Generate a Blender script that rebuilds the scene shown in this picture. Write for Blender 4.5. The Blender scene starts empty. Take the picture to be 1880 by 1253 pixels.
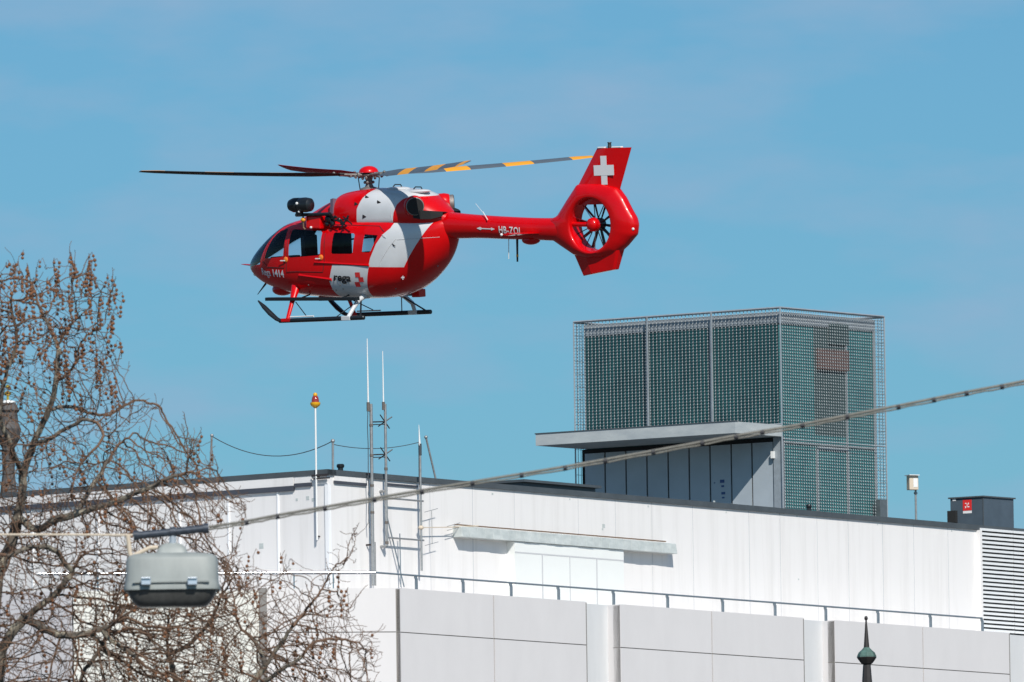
import bpy, bmesh, math, random
import numpy as np
from math import sin, cos, tan, pi, radians, atan, atan2, sqrt
from mathutils import Vector, Matrix
from mathutils.bvhtree import BVHTree

random.seed(7)
np.random.seed(7)
scene = bpy.context.scene
COL = scene.collection

# ------------------------------------------------------------------ camera
FPX = 22700.0                      # focal length in photograph pixels (telephoto)
PITCH = atan(1974.0 / FPX)
ROLL = -0.014
camd = bpy.data.cameras.new('camera')
cam = bpy.data.objects.new('camera', camd)
COL.objects.link(cam)
scene.camera = cam
camd.sensor_width = 36.0
camd.lens = FPX / 1880.0 * 36.0
camd.clip_start = 1.0
camd.clip_end = 20000.0
CAM_LOC = Vector((0, 0, 1.7))
CAM_R = (Matrix.Rotation(pi / 2 + PITCH, 3, 'X') @ Matrix.Rotation(ROLL, 3, 'Z'))
cam.matrix_world = Matrix.Translation(CAM_LOC) @ CAM_R.to_4x4()
camd.dof.use_dof = True
camd.dof.focus_distance = 290.0
camd.dof.aperture_fstop = 22.0

# ------------------------------------------------------------------ light
SUN_EL = radians(40)
SUN_H = Vector((0.262, -0.965, 0)).normalized()
SUN_DIR = SUN_H * cos(SUN_EL) + Vector((0, 0, sin(SUN_EL)))
world = bpy.data.worlds.new('World')
scene.world = world
world.use_nodes = True
wn = world.node_tree.nodes
wl = world.node_tree.links
wn.clear()
w_out = wn.new('ShaderNodeOutputWorld')
w_bg = wn.new('ShaderNodeBackground')
w_sky = wn.new('ShaderNodeTexSky')
w_sky.sky_type = 'NISHITA'
w_sky.sun_disc = False
w_sky.sun_elevation = SUN_EL
w_sky.sun_rotation = atan2(SUN_H.x, SUN_H.y)
w_sky.air_density = 1.0
w_sky.dust_density = 0.6
w_sky.ozone_density = 1.5
w_bg.inputs['Strength'].default_value = 0.060
# thin high cirrus, laid out by direction on the sky
w_tc = wn.new('ShaderNodeTexCoord')
w_map = wn.new('ShaderNodeMapping')
w_map.inputs['Scale'].default_value = (34, 1, 100)
w_map.inputs['Rotation'].default_value = (0, radians(-6), 0)
w_noise = wn.new('ShaderNodeTexNoise')
w_noise.inputs['Scale'].default_value = 1.6
w_noise.inputs['Detail'].default_value = 5
w_noise.inputs['Roughness'].default_value = 0.5
w_rmp = wn.new('ShaderNodeMapRange')
w_rmp.inputs['From Min'].default_value = 0.44
w_rmp.inputs['From Max'].default_value = 0.74
w_rmp.inputs['To Max'].default_value = 0.6
w_tint = wn.new('ShaderNodeMix'); w_tint.data_type = 'RGBA'; w_tint.blend_type = 'MULTIPLY'
w_tint.inputs[0].default_value = 1.0
w_tint.inputs[7].default_value = (0.55, 1.05, 1.37, 1)
w_mix = wn.new('ShaderNodeMix'); w_mix.data_type = 'RGBA'
w_mix.inputs[7].default_value = (5.0, 7.4, 10.4, 1)
wl.new(w_tc.outputs['Generated'], w_map.inputs['Vector'])
wl.new(w_map.outputs[0], w_noise.inputs['Vector'])
wl.new(w_noise.outputs[0], w_rmp.inputs['Value'])
wl.new(w_sky.outputs[0], w_tint.inputs[6])
wl.new(w_tint.outputs[2], w_mix.inputs[6])
wl.new(w_rmp.outputs[0], w_mix.inputs[0])
wl.new(w_mix.outputs[2], w_bg.inputs['Color'])
wl.new(w_bg.outputs[0], w_out.inputs['Surface'])

sund = bpy.data.lights.new('sun', 'SUN')
sund.energy = 4.45
sund.angle = radians(0.53)
sund.color = (1.0, 0.955, 0.89)
sun = bpy.data.objects.new('sun', sund)
COL.objects.link(sun)
sun.rotation_euler = SUN_DIR.to_track_quat('Z', 'Y').to_euler()
sun.location = (30, -60, 80)

scene.view_settings.view_transform = 'Standard'
scene.view_settings.look = 'None'
scene.view_settings.exposure = 0.0
scene.view_settings.gamma = 1.0
scene.render.engine = 'CYCLES'

# ------------------------------------------------------------------ pixel/geometry helpers
def ray(px, py):
    d = Vector(((px - 940.0) / FPX, -(py - 626.5) / FPX, -1.0))
    return CAM_R @ d               # unit forward depth

def at(px, py, depth):
    return CAM_LOC + ray(px, py) * depth

# ------------------------------------------------------------------ materials
def mat(name, col=(0.5, 0.5, 0.5), rough=0.6, metal=0.0, coat=0.0, spec=0.5,
        noise=0.0, nscale=3.0, nstretch=(1, 1, 1), col2=None, bump=0.0, bscale=20.0, back=None,
        thresh=None):
    m = bpy.data.materials.new(name)
    m.use_nodes = True
    nt = m.node_tree
    b = nt.nodes['Principled BSDF']
    b.inputs['Base Color'].default_value = (*col, 1)
    b.inputs['Roughness'].default_value = rough
    b.inputs['Metallic'].default_value = metal
    b.inputs['Coat Weight'].default_value = coat
    b.inputs['Coat Roughness'].default_value = 0.06
    b.inputs['Specular IOR Level'].default_value = spec
    src = None
    tc = nt.nodes.new('ShaderNodeTexCoord')
    if noise > 0 or col2:
        mp = nt.nodes.new('ShaderNodeMapping')
        mp.inputs['Scale'].default_value = nstretch
        nz = nt.nodes.new('ShaderNodeTexNoise')
        nz.inputs['Scale'].default_value = nscale
        nz.inputs['Detail'].default_value = 6
        nz.inputs['Roughness'].default_value = 0.62
        nt.links.new(tc.outputs['Object'], mp.inputs[0])
        nt.links.new(mp.outputs[0], nz.inputs['Vector'])
        rm = nt.nodes.new('ShaderNodeMapRange')
        lo, hi = thresh if thresh else (0.3, 0.7)
        rm.inputs['From Min'].default_value = lo
        rm.inputs['From Max'].default_value = hi
        nt.links.new(nz.outputs[0], rm.inputs['Value'])
        mx = nt.nodes.new('ShaderNodeMix'); mx.data_type = 'RGBA'
        c2 = col2 if col2 else tuple(max(0, c * (1 - noise)) for c in col)
        mx.inputs[6].default_value = (*col, 1)
        mx.inputs[7].default_value = (*c2, 1)
        nt.links.new(rm.outputs[0], mx.inputs[0])
        src = mx.outputs[2]
        nt.links.new(src, b.inputs['Base Color'])
    if back:
        geo = nt.nodes.new('ShaderNodeNewGeometry')
        m2 = nt.nodes.new('ShaderNodeMix'); m2.data_type = 'RGBA'
        if src: nt.links.new(src, m2.inputs[6])
        else: m2.inputs[6].default_value = (*col, 1)
        m2.inputs[7].default_value = (*back, 1)
        nt.links.new(geo.outputs['Backfacing'], m2.inputs[0])
        nt.links.new(m2.outputs[2], b.inputs['Base Color'])
        if coat > 0:
            mm = nt.nodes.new('ShaderNodeMath'); mm.operation = 'MULTIPLY_ADD'
            mm.inputs[1].default_value = -coat; mm.inputs[2].default_value = coat
            nt.links.new(geo.outputs['Backfacing'], mm.inputs[0])
            nt.links.new(mm.outputs[0], b.inputs['Coat Weight'])
    if bump > 0:
        nb = nt.nodes.new('ShaderNodeTexNoise')
        nb.inputs['Scale'].default_value = bscale
        nb.inputs['Detail'].default_value = 4
        nt.links.new(tc.outputs['Object'], nb.inputs['Vector'])
        bp = nt.nodes.new('ShaderNodeBump')
        bp.inputs['Strength'].default_value = bump
        bp.inputs['Distance'].default_value = 0.02
        nt.links.new(nb.outputs[0], bp.inputs['Height'])
        nt.links.new(bp.outputs[0], b.inputs['Normal'])
    return m

def glass_mat(name, tint, gloss=0.12, rough=0.03, opac=None):
    m = bpy.data.materials.new(name)
    m.use_nodes = True
    nt = m.node_tree
    nt.nodes.clear()
    o = nt.nodes.new('ShaderNodeOutputMaterial')
    tr = nt.nodes.new('ShaderNodeBsdfTransparent'); tr.inputs[0].default_value = (*tint, 1)
    gl = nt.nodes.new('ShaderNodeBsdfGlossy'); gl.inputs['Roughness'].default_value = rough
    fr = nt.nodes.new('ShaderNodeFresnel'); fr.inputs[0].default_value = 1.5
    ad = nt.nodes.new('ShaderNodeMath'); ad.operation = 'ADD'; ad.inputs[1].default_value = gloss - 0.04
    mx = nt.nodes.new('ShaderNodeMixShader')
    nt.links.new(fr.outputs[0], ad.inputs[0])
    nt.links.new(ad.outputs[0], mx.inputs[0])
    nt.links.new(tr.outputs[0], mx.inputs[1])
    nt.links.new(gl.outputs[0], mx.inputs[2])
    nt.links.new(mx.outputs[0], o.inputs[0])
    return m

M = {}
M['red'] = mat('red_paint', (0.68, 0.0, 0.002), 0.32, coat=0.45, spec=0.25, noise=0.14, nscale=2.2, back=(0.03, 0.03, 0.035))
M['white'] = mat('white_paint', (0.66, 0.67, 0.68), 0.30, coat=0.5, noise=0.08, nscale=3, back=(0.03, 0.03, 0.035))
M['black'] = mat('black_equipment', (0.012, 0.015, 0.018), 0.35, coat=0.2, noise=0.3, nscale=8)
M['soot'] = mat('sooty_metal', (0.006, 0.006, 0.006), 0.7)
M['steel'] = mat('hub_metal', (0.30, 0.27, 0.25), 0.55, metal=0.5, noise=0.5, nscale=14)
M['darksteel'] = mat('dark_metal', (0.06, 0.05, 0.05), 0.45, metal=0.4, noise=0.4, nscale=12)
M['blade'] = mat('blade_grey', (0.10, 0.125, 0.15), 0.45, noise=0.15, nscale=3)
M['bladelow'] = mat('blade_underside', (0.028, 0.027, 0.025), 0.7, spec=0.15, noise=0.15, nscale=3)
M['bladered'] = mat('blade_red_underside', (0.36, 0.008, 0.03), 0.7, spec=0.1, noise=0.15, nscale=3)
M['yellow'] = mat('yellow_band', (0.85, 0.36, 0.02), 0.45, noise=0.1)
M['orange'] = mat('orange_handle', (0.85, 0.22, 0.03), 0.5)
M['cabin'] = mat('dark_cabin_lining', (0.02, 0.024, 0.03), 0.8, noise=0.3)
M['seat'] = mat('dark_seat_fabric', (0.02, 0.03, 0.045), 0.85, noise=0.3)
M['glass'] = glass_mat('tinted_glass', (0.86, 0.90, 0.93), 0.02)
M['clear'] = glass_mat('windscreen_glass', (0.86, 0.91, 0.95), 0.05)
M['lens'] = mat('lamp_lens', (0.8, 0.8, 0.78), 0.1, coat=1.0)

M['wall'] = mat('white_render', (0.80, 0.775, 0.755), 0.75, nscale=0.8, nstretch=(3.4, 3.4, 0.22), col2=(0.68, 0.655, 0.63), thresh=(0.48, 0.85), bump=0.04, bscale=3)
M['wallclean'] = mat('fresh_white_panel', (0.83, 0.84, 0.81), 0.6, nscale=1.0, noise=0.03)
M['lower'] = mat('pale_grey_panel', (0.73, 0.70, 0.69), 0.7, nscale=0.9, nstretch=(1.5, 1.5, 0.6), noise=0.05, bump=0.03, bscale=4)
M['lowerwhite'] = mat('recess_white_panel', (0.70, 0.70, 0.70), 0.7, nscale=1.4, nstretch=(2, 2, 0.3), noise=0.06)
M['cream'] = mat('cream_panel', (0.78, 0.765, 0.70), 0.75, nscale=0.9, noise=0.05)
M['shadepanel'] = mat('painted_shade_panel', (0.46, 0.45, 0.47), 0.7, nscale=0.9, noise=0.08)  # shade of the far left wall face, put into the base colour
M['coping'] = mat('grey_coping', (0.10, 0.115, 0.125), 0.5, metal=0.2, nscale=2, noise=0.25)
M['joint'] = mat('dark_joint', (0.25, 0.235, 0.22), 0.9)
M['softjoint'] = mat('pale_joint', (0.55, 0.55, 0.56), 0.9)
M['paintstrip'] = mat('white_strip', (0.90, 0.90, 0.90), 0.6)
M['rail'] = mat('galvanised_rail', (0.62, 0.64, 0.66), 0.24, metal=1.0, nscale=5, noise=0.1)
M['railpost'] = mat('painted_rail_post', (0.22, 0.27, 0.31), 0.5, metal=0.3, nscale=5, noise=0.2)
M['awning'] = mat('weathered_awning_case', (0.42, 0.46, 0.45), 0.6, nscale=2.5, nstretch=(1, 1, 2), col2=(0.60, 0.63, 0.61), bump=0.2, bscale=6)
M['clampm'] = mat('brown_clamp', (0.15, 0.13, 0.115), 0.7, nscale=9, noise=0.3)
M['gutter'] = mat('dark_gutter_metal', (0.085, 0.09, 0.11), 0.5, metal=0.2, nscale=2, noise=0.2)
M['rust'] = mat('rusty_edge', (0.22, 0.14, 0.09), 0.9, nscale=6, noise=0.4)
M['slat'] = mat('white_slat', (0.78, 0.79, 0.79), 0.5)
M['dark'] = mat('dark_void', (0.015, 0.016, 0.017), 0.9)
M['mesh'] = mat('galvanised_mesh', (0.22, 0.245, 0.26), 0.38, metal=0.5, nscale=6, noise=0.3)
M['meshlight'] = mat('mesh_frame', (0.40, 0.44, 0.47), 0.45, metal=0.3, nscale=4, noise=0.25)
M['teal'] = mat('dark_teal_cladding', (0.006, 0.040, 0.048), 0.15, nscale=1.1, nstretch=(1, 1, 0.6), col2=(0.015, 0.095, 0.10), spec=0.6)
M['teal2'] = mat('teal_glazing', (0.028, 0.13, 0.145), 0.2, nscale=1.4, col2=(0.055, 0.20, 0.205), spec=0.6)
M['zinc'] = mat('zinc_fascia', (0.40, 0.43, 0.44), 0.5, metal=0.2, nscale=0.9, nstretch=(1, 1, 3), col2=(0.58, 0.60, 0.58))
M['panelgrey'] = mat('grey_metal_panel', (0.42, 0.47, 0.51), 0.45, metal=0.1, nscale=1.2, noise=0.12)
M['galv'] = mat('galvanised_tube', (0.40, 0.41, 0.41), 0.45, metal=0.5, nscale=12, noise=0.3)
M['whip'] = mat('white_fibreglass', (0.80, 0.80, 0.78), 0.4)
M['cream2'] = mat('aged_cream_plastic', (0.62, 0.52, 0.40), 0.6)
M['wire'] = mat('dark_wire', (0.05, 0.06, 0.07), 0.7)
M['cablem'] = mat('weathered_cable', (0.22, 0.21, 0.18), 0.7, nscale=30, noise=0.35)
M['clipm'] = mat('black_clip', (0.02, 0.02, 0.025), 0.6)
M['lampgrey'] = mat('lamp_housing_paint', (0.32, 0.345, 0.33), 0.5, nscale=7, nstretch=(1, 1, .4), noise=0.22)
M['lampcover'] = mat('smoked_lamp_cover', (0.10, 0.10, 0.095), 0.25, nscale=12, noise=0.5, coat=0.3)
M['clip'] = mat('bright_clasp', (0.62, 0.68, 0.75), 0.3, metal=0.5)
M['amber'] = mat('amber_paint', (0.75, 0.38, 0.01), 0.4)
M['redlens'] = mat('red_lens', (0.30, 0.03, 0.02), 0.15, coat=0.8)
M['signred'] = mat('sign_red', (0.70, 0.03, 0.03), 0.5)
M['signwhite'] = mat('sign_white', (0.8, 0.8, 0.8), 0.5)
M['boxgrey'] = mat('slate_grey_sheet', (0.085, 0.115, 0.145), 0.5, metal=0.1, nscale=2, noise=0.2)
M['copper'] = mat('green_copper', (0.10, 0.20, 0.17), 0.7, nscale=7, col2=(0.04, 0.06, 0.05))
M['bronze'] = mat('dark_bronze', (0.035, 0.03, 0.028), 0.6, nscale=9, noise=0.4)
M['gold'] = mat('gilded_metal', (0.85, 0.55, 0.08), 0.3, metal=0.8)
M['slate'] = mat('slate_dome', (0.11, 0.10, 0.095), 0.7, nscale=5, noise=0.5)
M['bark'] = mat('plane_bark', (0.12, 0.10, 0.08), 0.9, nscale=5, col2=(0.38, 0.34, 0.26), thresh=(0.50, 0.64), bump=0.4, bscale=25)
M['twig'] = mat('twig_bark', (0.21, 0.125, 0.080), 0.9, nscale=6, noise=0.5)
M['ball'] = mat('seed_ball_brown', (0.27, 0.115, 0.05), 0.95, nscale=25, col2=(0.14, 0.065, 0.035), bump=0.5, bscale=120)
M['ground'] = mat('ground_surface', (0.05, 0.05, 0.048), 0.9, nscale=0.05, col2=(0.09, 0.085, 0.08))
M['stickerblue'] = mat('blue_sticker', (0.05, 0.09, 0.22), 0.6)

# ------------------------------------------------------------------ object helpers
WM = {}                                  # world matrices of things

def tag(o, label=None, cat=None, group=None, kind=None):
    if label: o['label'] = label
    if cat: o['category'] = cat
    if group: o['group'] = group
    if kind: o['kind'] = kind
    return o

def thing(name, label, cat, loc, group=None, mw=None):
    o = bpy.data.objects.new(name, None)
    o.empty_display_size = 0.3
    COL.objects.link(o)
    m = mw if mw is not None else Matrix.Translation(Vector(loc))
    o.matrix_world = m
    WM[o] = m
    tag(o, label, cat, group)
    return o

class MB:
    def __init__(s):
        s.v = []; s.f = []; s.mi = []
    def add(s, vs, fs, mi=0):
        b = len(s.v)
        s.v += [Vector(v) for v in vs]
        s.f += [tuple(i + b for i in f) for f in fs]
        s.mi += [mi] * len(fs)
    def hexa(s, p, mi=0):                 # 8 points: bottom ring 4, top ring 4
        s.add(p, [(0, 3, 2, 1), (4, 5, 6, 7), (0, 1, 5, 4), (1, 2, 6, 5), (2, 3, 7, 6), (3, 0, 4, 7)], mi)
    def box(s, a, b, mi=0):
        x0, y0, z0 = a; x1, y1, z1 = b
        s.hexa([(x0, y0, z0), (x1, y0, z0), (x1, y1, z0), (x0, y1, z0), (x0, y0, z1), (x1, y0, z1), (x1, y1, z1), (x0, y1, z1)], mi)
    def tube(s, pts, rads, n=8, mi=0, cap=True, flat=None):
        pts = [Vector(p) for p in pts]
        if not hasattr(rads, '__len__'): rads = [rads] * len(pts)
        b = len(s.v)
        prev = None
        for i, p in enumerate(pts):
            if i == 0: t = pts[1] - p
            elif i == len(pts) - 1: t = p - pts[i - 1]
            else: t = pts[i + 1] - pts[i - 1]
            if t.length < 1e-9: t = Vector((0, 0, 1))
            t.normalize()
            if prev is None:
                a = Vector((0, 0, 1)) if abs(t.z) < 0.9 else Vector((1, 0, 0))
                u = t.cross(a).normalized()
            else:
                u = (prev - t * prev.dot(t))
                u = u.normalized() if u.length > 1e-6 else t.orthogonal().normalized()
            prev = u
            w = t.cross(u)
            for k in range(n):
                a = 2 * pi * k / n
                k2 = flat if flat else 1.0
                s.v.append(p + (u * cos(a) + w * sin(a) * k2) * rads[i])
        for i in range(len(pts) - 1):
            for k in range(n):
                k1 = (k + 1) % n
                s.f.append((b + i * n + k, b + i * n + k1, b + (i + 1) * n + k1, b + (i + 1) * n + k)); s.mi.append(mi)
        if cap:
            s.f.append(tuple(b + k for k in reversed(range(n)))); s.mi.append(mi)
            e = b + (len(pts) - 1) * n
            s.f.append(tuple(e + k for k in range(n))); s.mi.append(mi)
    def lathe(s, base, prof, n=20, axis=Vector((0, 0, 1)), mi=0, yscale=1.0):
        axis = Vector(axis).normalized()
        u = axis.orthogonal().normalized(); w = axis.cross(u)
        b = len(s.v)
        base = Vector(base)
        for (r, h) in prof:
            for k in range(n):
                a = 2 * pi * k / n
                s.v.append(base + axis * h + (u * cos(a) + w * sin(a) * yscale) * max(r, 1e-4))
        for i in range(len(prof) - 1):
            for k in range(n):
                k1 = (k + 1) % n
                s.f.append((b + i * n + k, b + i * n + k1, b + (i + 1) * n + k1, b + (i + 1) * n + k)); s.mi.append(mi)
        s.f.append(tuple(b + k for k in reversed(range(n)))); s.mi.append(mi)
        e = b + (len(prof) - 1) * n
        s.f.append(tuple(e + k for k in range(n))); s.mi.append(mi)
    def ball(s, c, r, seg=10, rings=6, sc=(1, 1, 1), mi=0):
        b = len(s.v); c = Vector(c)
        for i in range(1, rings):
            ph = pi * i / rings
            for k in range(seg):
                a = 2 * pi * k / seg
                s.v.append(c + Vector((sin(ph) * cos(a) * sc[0], sin(ph) * sin(a) * sc[1], cos(ph) * sc[2])) * r)
        top = len(s.v); s.v.append(c + Vector((0, 0, r * sc[2]))); s.v.append(c - Vector((0, 0, r * sc[2])))
        for k in range(seg):
            k1 = (k + 1) % seg
            s.f.append((top, b + k, b + k1)); s.mi.append(mi)
            e = b + (rings - 2) * seg
            s.f.append((top + 1, e + k1, e + k)); s.mi.append(mi)
            for i in range(rings - 2):
                s.f.append((b + i * seg + k, b + (i + 1) * seg + k, b + (i + 1) * seg + k1, b + i * seg + k1)); s.mi.append(mi)
    def pieces(s):
        par = list(range(len(s.v)))
        def fd(a):
            while par[a] != a:
                par[a] = par[par[a]]; a = par[a]
            return a
        for f in s.f:
            for k in f[1:]: par[fd(k)] = fd(f[0])
        grp = {}
        for i, f in enumerate(s.f): grp.setdefault(fd(f[0]), []).append(i)
        out = []
        for g in grp.values():
            m = MB(); mp = {}
            for i in g:
                for k in s.f[i]:
                    if k not in mp: mp[k] = len(m.v); m.v.append(s.v[k])
                m.f.append(tuple(mp[k] for k in s.f[i])); m.mi.append(s.mi[i])
            out.append(m)
        return out
    def build_each(s, name, mats, parent=None, **k):
        return [m.build(name, mats, parent, **k) for m in s.pieces()]
    def build(s, name, mats, parent=None, local=False, smooth=False, bevel=0.0, base=None, fixn=True):
        if not isinstance(mats, (list, tuple)): mats = [mats]
        me = bpy.data.meshes.new(name)
        vs = s.v
        mw = None
        if parent is not None:
            if not local:
                inv = WM[parent].inverted()
                vs = [inv @ v for v in vs]
        else:
            if base is None:
                base = Vector((sum(v.x for v in vs) / len(vs), sum(v.y for v in vs) / len(vs), min(v.z for v in vs)))
            base = Vector(base)
            vs = [v - base for v in vs]
        me.from_pydata([tuple(v) for v in vs], [], s.f)
        for m in mats: me.materials.append(m)
        if len(mats) > 1: me.polygons.foreach_set('material_index', s.mi)
        if fixn:
            bm = bmesh.new(); bm.from_mesh(me)
            bmesh.ops.recalc_face_normals(bm, faces=bm.faces)
            bm.to_mesh(me); bm.free()
        if smooth:
            me.polygons.foreach_set('use_smooth', [True] * len(me.polygons))
            try: me.set_sharp_from_angle(angle=radians(40))
            except Exception: pass
        me.update()
        o = bpy.data.objects.new(name, me)
        COL.objects.link(o)
        if parent is not None:
            o.parent = parent
            WM[o] = WM[parent]
        else:
            o.location = base
            WM[o] = Matrix.Translation(base)
        if bevel > 0:
            md = o.modifiers.new('bevel', 'BEVEL'); md.width = bevel; md.segments = 2; md.limit_method = 'ANGLE'
        return o

def text_mesh(txt, size, shear=0.0, offset=0.0, space=1.0, sub=True):
    cu = bpy.data.curves.new('tmp', 'FONT')
    cu.body = txt; cu.size = size; cu.shear = shear; cu.offset = offset; cu.resolution_u = 3; cu.space_character = space
    o = bpy.data.objects.new('tmp', cu)
    COL.objects.link(o)
    dg = bpy.context.evaluated_depsgraph_get()
    me = bpy.data.meshes.new_from_object(o.evaluated_get(dg))
    vs = [v.co.copy() for v in me.vertices]
    fs = [tuple(p.vertices) for p in me.polygons]
    tb = bmesh.new(); tb.from_mesh(me)
    bmesh.ops.triangulate(tb, faces=tb.faces)
    if sub: bmesh.ops.subdivide_edges(tb, edges=[e for e in tb.edges if e.calc_length() > .12], cuts=3)
    bmesh.ops.triangulate(tb, faces=tb.faces)
    tb.verts.ensure_lookup_table(); tb.verts.index_update()
    vs = [v.co.copy() for v in tb.verts]; fs = [tuple(v.index for v in f.verts) for f in tb.faces]; tb.free()
    COL.objects.unlink(o); bpy.data.objects.remove(o); bpy.data.meshes.remove(me)
    return vs, fs

# frame = vertical wall plane
class Frame:
    def __init__(s, o, d, n):
        s.o = Vector((o[0], o[1], 0)); s.d = Vector((d[0], d[1], 0)).normalized(); s.n = Vector((n[0], n[1], 0)).normalized()
    def p(s, a, o, z): return s.o + s.d * a + s.n * o + Vector((0, 0, z))
    def hit(s, px, py, off=0.0):
        r = ray(px, py)
        po = s.o + s.n * off
        t = (po - CAM_LOC).dot(s.n) / r.dot(s.n)
        q = CAM_LOC + r * t
        return (q - po).dot(s.d), q.z
    def hitp(s, px, py, off=0.0):
        a, z = s.hit(px, py, off); return s.p(a, off, z)
    def box(s, mb, a0, a1, o0, o1, z0, z1, mi=0):
        mb.hexa([s.p(a0, o0, z0), s.p(a1, o0, z0), s.p(a1, o1, z0), s.p(a0, o1, z0),
                 s.p(a0, o0, z1), s.p(a1, o0, z1), s.p(a1, o1, z1), s.p(a0, o1, z1)], mi)

# ------------------------------------------------------------------ ground
g = MB()
g.add([(-6000, -2000, 0), (6000, -2000, 0), (6000, 12000, 0), (-6000, 12000, 0)], [(0, 1, 2, 3)])
tag(g.build('ground', M['ground'], base=(0, 0, 0)), kind='structure')

# ================================================================== WHITE BUILDING
U0 = at(600, 862, 366.0)
DR = Vector((sin(radians(36.9)), cos(radians(36.9)), 0))     # right face runs this way
NR = Vector((DR.y, -DR.x, 0))
DL = -NR                                                     # left face runs this way
NL = -DR
FR = Frame(U0, DR, NR)
FL = Frame(U0, DL, NL)
ZT = U0.z                                                    # top of the coping
bld = thing('office_building', 'large white flat-roofed building with pale grey panelled lower storey and roof terrace', 'building', (U0.x, U0.y, 0))

SR_END = FR.hit(2150, 1000)[0]
SL_END = 26.0
TERR = 3.0
# lower facade frames
FB = Frame(FR.p(0, TERR, 0), DR, NR)
c_s, c_z = FB.hit(735, 1080)
CORN = FB.p(c_s, 0, 0)
ZL = c_z
DA = Vector((-1, -0.14, 0)).normalized()
NA = Vector((0.14, -1, 0)).normalized()
FA = Frame(CORN, DA, NA)
ZTERR = ZL - 0.35

b = MB()
FR.box(b, 0, SR_END, -SL_END, 0, ZTERR - 0.5, ZT - 0.14)     # upper storey
b.build('upper_wall', M['wall'], bld)
b = MB()
CT = 0.15
FR.box(b, -0.06, SR_END, -0.35, 0.07, ZT - 0.16, ZT)
FL.box(b, 0.35, SL_END, -0.35, 0.07, ZT - 0.16, ZT)
FL.box(b, -0.07, 0.35, -0.35, 0.064, ZT - 0.157, ZT - 0.003)
FR.box(b, 0.35, SR_END, -SL_END, -0.35, ZT - 0.25, ZT - 0.12)
b.build('roof_coping', M['coping'], bld)
# fascia under the coping, left face
b = MB()
s1 = FL.hit(541, 880)[0]; s2 = FL.hit(571, 880)[0]
FL.box(b, s1, SL_END, 0.0, 0.06, ZT - 0.42, ZT - 0.162)
FL.box(b, 0.55, s1 - 0.02, 0.0, 0.05, ZT - 0.36, ZT - 0.162)
s3 = FR.hit(612, 880)[0]; s4 = FR.hit(671, 885)[0]
FR.box(b, s3, s4, 0.0, 0.05, ZT - 0.32, ZT - 0.162)
fb_ = MB()
FL.box(fb_, s1, SL_END, 0.0, 0.075, ZT - 0.57, ZT - 0.422)
FL.box(fb_, 0.56, s1 - 0.02, 0.0, 0.065, ZT - 0.47, ZT - 0.362)
FR.box(fb_, s3, s4, 0.0, 0.06, ZT - 0.40, ZT - 0.322)
FR.box(fb_, FR.hit(708, 885)[0], FR.hit(765, 890)[0], 0.0, 0.05, ZT - 0.32, ZT - 0.26)
fb_.build_each('gutter_channel', M['gutter'], bld)
b.build_each('fascia_board', M['wall'], bld)
b = MB()
FL.box(b, -0.08, 0.05, 0.0, 0.05, ZTERR, ZT - 0.45)
FR.box(b, 0.051, 0.12, 0.0, 0.05, ZTERR, ZT - 0.45)
for px in (420, 511, 330, 180, 60, -60, -200):
    s = FL.hit(px, 950)[0]
    FL.box(b, s - 0.03, s + 0.03, 0.0, 0.03, ZTERR, ZT - 0.575)
b.build_each('joint_strip', M['paintstrip'], bld)
b = MB()
for px, w in ((790, .012), (868, .015), (945, .008), (1062, .010), (1130, .012), (1197, .01), (1272, .012), (1375, .014), (1432, .012), (1500, .01), (1557, .012), (1620, .016), (1677, .012), (1740, .012)):
    s = FR.hit(px, 980)[0]
    FR.box(b, s - w, s + w, 0.0, 0.004, ZTERR, ZT - 0.17)
b.build_each('joint_line', M['softjoint'], bld)
# dirt marks and holes on the right wall
b = MB()
for px, py, r in ((1108, 966, .07), (1106, 972, .04), (1311, 922, .05), (1190, 930, .035), (1046, 917, .03), (1333, 941, .03), (1463, 948, .035), (1466, 1064, .03), (904, 907, .04), (1611, 963, .03), (1747, 975, .03)):
    s, z = FR.hit(px, py)
    FR.box(b, s - r, s + r, 0.0, 0.006, z - r * 0.8, z + r * 0.8)
for px, py, r in ((565, 915, .06), (575, 918, .05), (545, 918, .04), (480, 1003, .08)):
    s, z = FL.hit(px, py)
    FL.box(b, s - r, s + r, 0.0, 0.006, z - r, z + r)
b.build_each('wall_mark', M['awning'], bld)

# awning case on the right wall
a0, z0 = FR.hit(831, 975); a1, _ = FR.hit(1226, 1005)
zt_ = FR.hit(831, 968)[1]; zb_ = FR.hit(831, 987)[1]
b = MB()
n = 28
for i in range(n):
    t0 = a0 + (a1 - a0) * i / n; t1 = a0 + (a1 - a0) * (i + 1) / n - 0.006
    w = 0.012 * sin(i * 1.7)
    FR.hexa = None
    b.hexa([FR.p(t0, 0, zb_), FR.p(t1, 0, zb_), FR.p(t1, 0.36 + w, zb_), FR.p(t0, 0.36 + w, zb_),
            FR.p(t0, 0, zt_ + .05), FR.p(t1, 0, zt_ + .05), FR.p(t1, 0.33 - w, zt_), FR.p(t0, 0.33 - w, zt_)])
aw = b.build('awning_case', M['awning'], bld, bevel=0.01)
b = MB()
FR.box(b, a0 - 0.05, a1 - 0.3, 0.10, 0.16, zt_ + 0.052, zt_ + 0.085)
b.build('rusty_rod', M['rust'], aw)
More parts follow.
